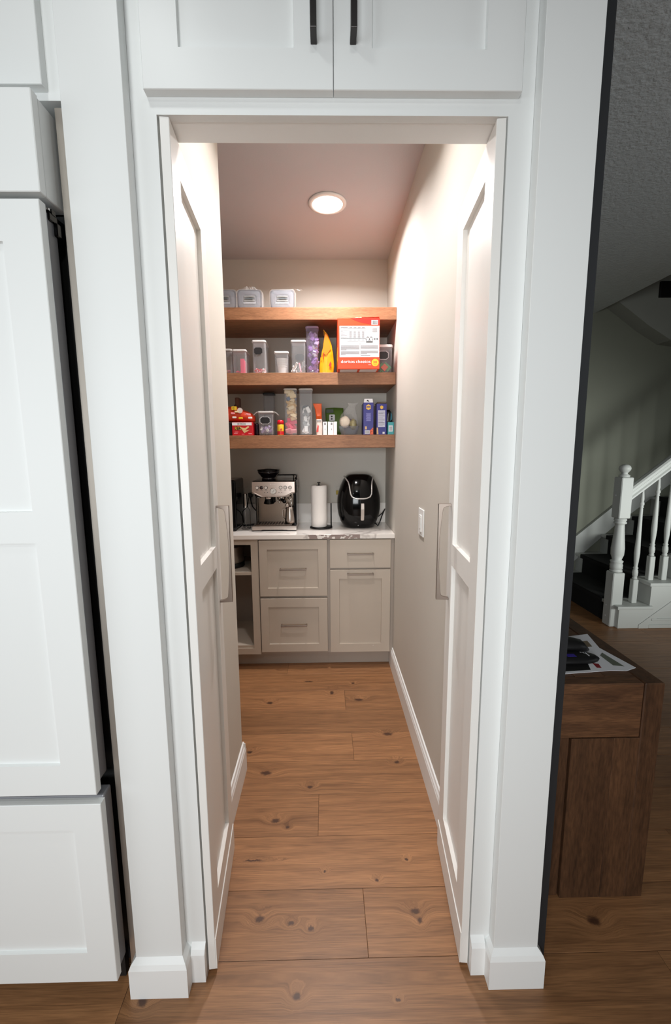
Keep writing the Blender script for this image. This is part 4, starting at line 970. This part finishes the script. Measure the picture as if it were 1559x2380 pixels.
mb = MB(); mb.tube([(jc[0] - .026, jc[1] - .004, jc[2] + .100), (jc[0] - .050, jc[1] - .006, jc[2] + .096), (jc[0] - .050, jc[1] - .006, jc[2] + .05), (jc[0] - .033, jc[1] - .002, jc[2] + .028)], .0028, 6); mb.build('jug_handle', CHROME, t, smooth=True)
# frother on a wire stand
t = thing('milk_frother', 'silver handheld frother on a wire stand beside the espresso machine', 'frother', (-.555, 2.84, ZC)); FRO = t
fc = (-.556, 2.80, 0)
MB().lathe([(.0125, 1.066), (.0145, 1.069), (.0145, 1.158), (.0130, 1.163)], fc, 20).build('grip', M('frother chrome', (190, 188, 184), .16, 1.0), t, smooth=True)
mb = MB(); mb.tube([(fc[0], fc[1], 1.0655), (fc[0], fc[1], .93)], .0013, 6); mb.lathe([(.008, .929), (.009, .931), (.008, .933)], fc, 12); mb.build('whisk', CHROME, t, smooth=True)
ring = [(fc[0] + .03 * math.cos(R(a)), fc[1] + .03 * math.sin(R(a)), ZC + .0022) for a in range(0, 361, 20)]
mb = MB(); mb.tube(ring, .0017, 6); mb.tube([(fc[0] + .029, fc[1] + .008, ZC + .0022), (fc[0] + .026, fc[1] + .02, 1.04), (fc[0] + .012, fc[1] + .016, 1.075)], .0016, 6); mb.build('wire_stand', M('dark wire', (40, 36, 34), .35, .8), t, smooth=True)
# black appliance at the far left
t = thing('toaster_oven', 'black countertop oven half hidden by the left wall edge', 'oven', (-.75, 2.82, ZC))
mb = MB(); mb.box(-.93, -.5985, 2.70, 2.98, ZC + .010, 1.262, .014, 3); mb.build('body', BLACKG, t)
mb = MB(); mb.box(-.925, -.640, 2.690, 2.699, ZC + .02, 1.245, .003); mb.build('door', SMOKE, t)
mb = MB(); mb.tube([(-.6355, 2.685, .975), (-.6355, 2.675, .99), (-.6355, 2.675, 1.20), (-.6355, 2.685, 1.215)], .004, 8); mb.build('handle', CHROME, t, smooth=True)
mb = MB()
for x in (-.91, -.62):
    for y in (2.72, 2.96): mb.lathe([(.010, 0), (.010, .0098)], (x, y, ZC), 10)
mb.build('foot', BLACKM, t)
# outlets with plugs and cords
t = thing('wall_outlet', 'outlet plate left of the espresso machine with black plug', 'outlet', (-.565, 3.02, 1.13))
MB().box(-.602, -.530, 3.0185, 3.0240, 1.070, 1.187, .002).build('plate', GREIGE, t)
MB().box(-.571, -.540, 2.985, 3.018, 1.118, 1.148, .005, 2).build('power_plug', BLACKM, ESP)
mb = MB(); mb.tube([(-.555, 2.99, 1.119), (-.550, 2.975, 1.09), (-.535, 2.95, 1.055), (-.520, 2.945, 1.035), (-.505, 2.95, 1.02), (-.49, 2.96, .99)], .004, 8)
mb.build('power_cord', BLACKM, ESP, smooth=True)
mb = MB(); mb.tube([(-.565, 2.99, 1.118), (-.560, 2.93, 1.10), (-.553, 2.86, 1.075), (-.565, 2.84, 1.055), (-.59, 2.86, 1.03), (-.597, 2.90, .99), (-.595, 2.93, ZC + .01)], .0028, 8)
mb.build('power_cord', BLACKM, FRO, smooth=True)
mb = MB(); mb.tube([(-.51, 2.86, ZC + .020), (-.55, 2.85, ZC + .014), (-.585, 2.86, ZC + .010), (-.588, 2.88, ZC + .010), (-.56, 2.885, ZC + .010), (-.50, 2.89, ZC + .010), (-.505, 2.93, ZC + .006)], .0055, 8)
mb.build('coiled_cord', BLACKM, ESP, smooth=True)
t = thing('wall_outlet', 'outlet plate behind the air fryer with a yellow sticker', 'outlet', (.1, 3.02, 1.13))
MB().box(.069, .141, 3.0185, 3.0240, 1.070, 1.187, .002).build('plate', GREIGE, t)
MB().box(.0685, .0880, 3.0090, 3.0184, 1.128, 1.158, .002).build('yellow_sticker', M('mustard tag', (176, 150, 30), .5), t)
# paper towels
t = thing('paper_towel_holder', 'black paper towel stand with base disc and side rod', 'paper towel holder', (-.04, 2.82, ZC))
pc = (-.040, 2.815, ZC)
MB().lathe([(.076, .0005), (.078, .003), (.076, .008), (.01, .009)], pc, 36).build('base', BLACKM, t, smooth=True)
MB().lathe([(.006, .009), (.006, .302), (.004, .303), (.004, .308), (.011, .310), (.012, .314), (.010, .316)], (-.053, 2.815, ZC), 16).build('post', BLACKM, t, smooth=True)
MB().lathe([(.0045, .008), (.0045, .172)], (.0295, 2.80, ZC), 12).build('side_rod', BLACKM, t, smooth=True)
mb = MB(); mb.lathe([(.019, .0095), (.050, .0095), (.0535, .012), (.0545, .06), (.0535, .16), (.0545, .26), (.0525, .2925), (.020, .2930), (.019, .2925)], (-.053, 2.815, ZC), 48, cap=False)
tag(mb.build('paper_towel_roll', PAPERT, None, smooth=True), 'white paper towel roll on the black stand', 'paper towels')
# air fryer
t = thing('air_fryer', 'glossy black air fryer with silver trim at the counter right end', 'air fryer', (.222, 2.85, ZC))
cxf, cyf = .222, 2.862
prof = [(.004, .098), (.016, .112), (.045, .128), (.09, .1425), (.135, .149), (.17, .1495), (.21, .147), (.25, .139), (.29, .126), (.325, .110), (.35, .094), (.362, .080), (.369, .060), (.3715, .03)]
def hw(z):
    for (a, b), (c_, d) in zip(prof[:-1], prof[1:]):
        if a <= z <= c_: return b + (d - b) * (z - a) / (c_ - a)
    return prof[-1][1]
def sup(h, z, n=40, ex=2.6):
    pts = []
    for i in range(n):
        a = 2 * math.pi * i / n; c_, s_ = math.cos(a), math.sin(a)
        pts.append((cxf + h * math.copysign(abs(c_) ** (2 / ex), c_), cyf + h * .98 * math.copysign(abs(s_) ** (2 / ex), s_), ZC + z))
    return pts
mb = MB(); zz = [.004, .008, .016, .03] + [.045 + .0145 * k for k in range(22)] + [.362, .369, .3715]
mb.loft([sup(hw(z), z) for z in zz]); mb.build('body', BLACKG, t, smooth=True)
MB().lathe([(.085, .0003), (.085, .0042)], (cxf, cyf, ZC), 28).build('foot_ring', BLACKM, t)
def surf(x, z, ex=2.6):
    h = hw(z); q = min(.999, abs(x - cxf) / h); return cyf - h * .98 * (1 - q ** ex) ** (1 / ex)
U_ = [(.122, .352), (.134, .335), (.146, .318), (.152, .295), (.156, .265), (.160, .240), (.170, .222), (.190, .213), (.215, .210), (.245, .210), (.270, .213), (.290, .222), (.300, .240), (.302, .265), (.303, .295), (.306, .318), (.314, .338), (.320, .350)]
mb = MB(); mb.tube([(x, surf(x, z) - .0012, ZC + z) for x, z in U_], .0048, 8); mb.build('trim_strip', M('silver trim', (226, 224, 222), .25, .6), t, smooth=True)
mb = MB(); hz = [(.062, .008), (.067, .011), (.10, .0115), (.14, .0115), (.178, .011), (.180, .010)]; hx = .238
mb.loft([[(hx - w_, surf(hx, z) - .002, ZC + z), (hx - w_, surf(hx, z) - .013, ZC + z), (hx + w_, surf(hx, z) - .013, ZC + z), (hx + w_, surf(hx, z) - .002, ZC + z)] for z, w_ in hz]); mb.build('basket_handle', M('satin silver', (196, 186, 178), .35, .6), t, bevel=.002)
mb = MB(); mb.lathe([(.0035, 0), (.0035, -.002)], (.212, surf(.212, .025) - .0005, ZC + .025), 10, 'y'); mb.build('logo_dot', M('grey dot', (110, 110, 110), .4), t)
mb = MB(); mb.tube([(.330, 2.90, ZC + .03), (.350, 2.86, ZC + .012), (.356, 2.83, ZC + .006), (.372, 2.85, ZC + .03), (.395, 2.90, ZC + .07), (.418, 2.94, ZC + .105), (.422, 2.95, ZC + .108), (.400, 2.93, ZC + .080), (.37, 2.93, ZC + .055), (.340, 2.95, ZC + .035)], .0042, 8)
mb.build('power_cord', BLACKM, t, smooth=True)

# ============================================================ HALL: side table and staircase
t = thing('console_table', 'dark rustic wooden side table with plank sides in the hall', 'table', (.86, 1.4, 0))
TX0, TX1, TY0, TY1 = .62, 1.018, 1.14, 1.72
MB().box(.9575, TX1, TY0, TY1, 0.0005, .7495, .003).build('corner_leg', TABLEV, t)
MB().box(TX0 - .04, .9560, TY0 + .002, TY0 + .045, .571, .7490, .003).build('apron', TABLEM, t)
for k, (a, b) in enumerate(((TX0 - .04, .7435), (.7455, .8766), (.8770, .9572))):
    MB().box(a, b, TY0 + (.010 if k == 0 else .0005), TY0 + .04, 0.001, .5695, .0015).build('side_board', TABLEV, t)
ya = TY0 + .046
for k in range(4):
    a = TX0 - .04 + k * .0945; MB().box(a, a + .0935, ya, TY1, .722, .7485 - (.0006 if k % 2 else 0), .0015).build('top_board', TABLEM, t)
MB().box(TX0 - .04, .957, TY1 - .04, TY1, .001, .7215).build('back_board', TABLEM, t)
ZT = .7496


def sheet(name, label, cat, pts, z, mats, extra=None):
    mb = MB(); mb.prism(pts, 'z', z, z + .0012); bmesh.ops.subdivide_edges(mb.bm, edges=mb.bm.edges[:], cuts=2)
    o = tag(mb.build(name, mats), label, cat); return o


e = sheet('newspaper', 'white printed flyer lying on the dark hall table', 'paper', [(.66, 1.191), (.903, 1.2150), (.950, 1.2120), (.9935, 1.2300), (.9640, 1.3651), (.9911, 1.4754), (.9003, 1.4561), (.66, 1.43)], ZT, PAPER)
MB().prism([(.80, 1.39), (.955, 1.42), (.945, 1.375), (.80, 1.35)], 'z', ZT + .0013, ZT + .0016).build('photo_print', M('brown photo print', (120, 104, 84), .5, var=.3, scale=30), e)
MB().prism([(.930, 1.245), (.962, 1.238), (.950, 1.33), (.930, 1.31)], 'z', ZT + .0013, ZT + .0016).build('grey_print', M('grey green print', (104, 110, 96), .5), e)
MB().prism([(.868, 1.232), (.882, 1.230), (.889, 1.255), (.872, 1.262)], 'z', ZT + .0013, ZT + .0016).build('red_print', M('dark red print', (140, 30, 40), .5), e)
MB().prism([(.66, 1.205), (.84, 1.220), (.86, 1.27), (.66, 1.34)], 'z', ZT + .0013, ZT + .0017).build('black_print', BLACKM, e)
t = thing('glasses_case', 'black glasses case lying on the white flyer', 'case', (.83, 1.36, ZT))
mb = MB(); rings = []
for f in range(9):
    a = f / 8; x = .70 + .215 * a; r = .026 * (1 - (2 * a - 1) ** 6) + .004; y = 1.362 - .012 * a
    rings.append([(x, y + r * 1.3 * math.cos(R(40 * k)), ZT + .0022 + r * .72 + r * .7 * math.sin(R(40 * k))) for k in range(9)])
mb.loft(rings); mb.build('case_body', BLACKM, t, smooth=True)
t = thing('black_pouch', 'flat black pouch with purple mark and white slots on the flyer', 'pouch', (.82, 1.28, ZT))
mb = MB(); mb.loft([[(.81 + (.098 + .0) * sc_ * math.cos(R(15 * k)) * (1 if math.cos(R(15 * k)) > 0 else 1.3), 1.287 + .036 * sc_ * math.sin(R(15 * k)), ZT + z) for k in range(24)] for sc_, z in ((1, .0022), (1.02, .008), (.9, .016), (.5, .019))]); mb.build('pouch_body', BLACKM, t, smooth=True)
MB().box(.795, .825, 1.272, 1.290, ZT + .0192, ZT + .0198).build('purple_mark', M('violet mark', (60, 44, 150), .5), t)
mb = MB()
for k in range(3): mb.box(.855 + k * .007, .859 + k * .007, 1.284 - k * .003, 1.306 - k * .003, ZT + .0172, ZT + .0182)
mb.build('slot', PAPER, t)
mb = MB(); mb.prism([(.885, 1.62), (.93, 1.60), (.945, 1.66), (.895, 1.675)], 'z', ZT - .0008, ZT + .0012); o = tag(mb.build('paper_slip', PAPER), 'small paper slip at the far left end of the hall table', 'paper'); 

# staircase
t = thing('staircase', 'white painted staircase with black runner rising to the right', 'staircase', (2.6, 3.6, 0))
run, rise, sx0, sy0 = .245, .192, 2.352, 3.14
N_ = 8
for k in range(N_):
    x = sx0 + k * run; z1 = (k + 1) * rise
    MB().box(x, x + run if k < N_ - 1 else 4.69, sy0 + .005 if k else sy0 + .005, 4.148, 0.001 if k == 0 else .001, z1 - .028).build('riser_block', STAIRW, t) if False else None
    mb = MB(); mb.box(x, x + .02, sy0 + .006, 4.148, max(.001, z1 - rise), z1 - .0285); mb.build('riser', STAIRW, t)
    mb = MB(); mb.box(x - .028, x + run + .018, sy0 - .022, 4.148, z1 - .028, z1, .006, 2); mb.build('tread', STAIRW, t)
    mb = MB(); mb.box(x - .036, x + run - .001, sy0 + .17, 4.02, z1 + .0002, z1 + .010, .004); mb.box(x - .036, x - .0285, sy0 + .17, 4.02, z1 - .030, z1 + .008); mb.box(x - .008, x - .0005, sy0 + .17, 4.02, max(.001, z1 - rise + (.010 if k else 0)), z1 - .030); mb.build('carpet', CARPET, t)
poly = [(sx0, .001)]
for k in range(N_):
    x = sx0 + k * run; z1 = (k + 1) * rise - .0285; poly += [(x, z1), (x + run, z1)]
poly += [(sx0 + N_ * run, .001)]
mb = MB(); mb.prism(poly, 'y', sy0, sy0 + .0055); mb.build('stringer', STAIRW, t)
mb = MB(); mb.prism([(2.52, .001), (2.52, .030), (2.60, .095), (4.3, 1.42), (4.3, 1.36), (2.66, .085), (2.60, .06), (2.60, .001)], 'y', sy0 - .006, sy0 - .0005); mb.build('stringer_moulding', STAIRW, t)
mb = MB(); mb.box(2.62, 4.3, sy0 - .010, sy0 - .0005, .095 - .03, .085, .002); mb.box(2.60, 4.3, sy0 - .008, sy0 - .0005, .001, .03, .002); mb.build('base_moulding', STAIRW, t)
mb = MB(); mb.prism([(2.30, .20), (2.52, .52), (2.95, .885), (4.0, 1.775), (4.0, 1.50), (2.95, .66), (2.30, .05)], 'y', 4.115, 4.1485); mb.build('wall_skirt', STAIRW, t)
# newel


def turned(mb, cx, cy, prof, n=18): mb.lathe([(r, z) for r, z in prof], (cx, cy, 0), n)


ST = t
nx, ny = 2.349, 3.215; hwn = .047
ty = 3.064 + .003
mb = MB(); mb.box(nx - hwn, nx + hwn, ny - hwn, ny + hwn, .0008, .455, .006, 1); nw = mb.build('newel_post', STAIRW, ST); t = nw
mb = MB(); turned(mb, nx, ny, [(.036, .4555), (.046, .462), (.046, .470), (.036, .478), (.046, .484), (.044, .500), (.046, .515), (.040, .530), (.046, .540), (.046, .548), (.032, .556), (.046, .60), (.048, .65), (.042, .72), (.036, .79), (.033, .84), (.033, .85), (.045, .856), (.045, .866), (.037, .872), (.044, .880), (.044, .892), (.034, .8985)], 24); mb.build('turning', STAIRW, t, smooth=True)
mb = MB(); mb.box(nx - hwn, nx + hwn, ny - hwn, ny + hwn, .899, 1.225, .006, 1); mb.build('upper_block', STAIRW, t)
mb = MB(); turned(mb, nx, ny, [(.036, 1.2255), (.038, 1.232), (.038, 1.240), (.024, 1.248), (.020, 1.258), (.030, 1.268), (.040, 1.282), (.042, 1.296), (.036, 1.312), (.022, 1.322), (.006, 1.325)], 24); mb.build('ball_finial', STAIRW, t, smooth=True)
mb = MB()
for z in (1.08, .08, .17): mb.lathe([(.006, 0), (.006, -.0012)], (nx - hwn, ny + .01, z), 10, 'x')
mb.build('wood_plug', PAPER, t)
# balusters
sl = rise / run
k_ = 0
bal0 = None
bpos = [(2.5105, 0), (2.630, 1), (2.738, 1)] + [(2.738 + .1225 * i, 1 + (i + 1) // 2) for i in range(1, 9)]
for bxp, st in bpos:
    zb = (st + 1) * rise + .0004; zt = 1.098 + (bxp - 2.4855 - .02) * 1.0 * .79
    zt = 1.078 + (bxp - 2.45) * .80
    t = None
    mb = MB(); mb.box(bxp - .0215, bxp + .0215, 3.1935, 3.2365, zb, zb + .198, .004); t = mb.build('baluster', STAIRW, ST)
    b0 = zb + .1985; L_ = zt - b0
    pr = [(.015, 0), (.020, .010), (.014, .020), (.019, .030), (.021, .055), (.019, .075), (.014, .085), (.019, .095), (.013, .105), (.017, .15), (.021, .22), (.017, .34), (.0115, L_ - .155), (.010, L_ - .15), (.016, L_ - .142), (.011, L_ - .133), (.017, L_ - .122), (.017, L_ - .108), (.011, L_ - .10), (.014, L_ - .08), (.009, L_ - .02), (.008, L_)]
    mb = MB(); mb.lathe([(r, b0 + h) for r, h in pr], (bxp, 3.215, 0), 14); mb.build('turning', STAIRW, t, smooth=True)
x0, z0 = nx + hwn + .0005, 1.085; x1 = 4.3; z1 = z0 + (x1 - x0) * .80
sec = [(-.028, 0), (-.028, .012), (-.020, .022), (-.020, .040), (-.034, .052), (-.034, .070), (-.024, .082), (0, .087), (.024, .082), (.034, .070), (.034, .052), (.020, .040), (.020, .022), (.028, .012), (.028, 0)]
mb = MB(); mb.loft([[(x0, 3.215 + a, z0 + b * 1.25 - .045) for a, b in sec], [(x1, 3.215 + a, z1 + b * 1.25 - .045) for a, b in sec]]); mb.build('handrail', STAIRW, ST)
tag(MB().box(3.068, 3.50, 3.955, 3.9795, 2.820, 2.958, .003).build('picture_frame', BLACKM, None), 'black rectangular frame high on the stair wall at right edge', 'picture frame')
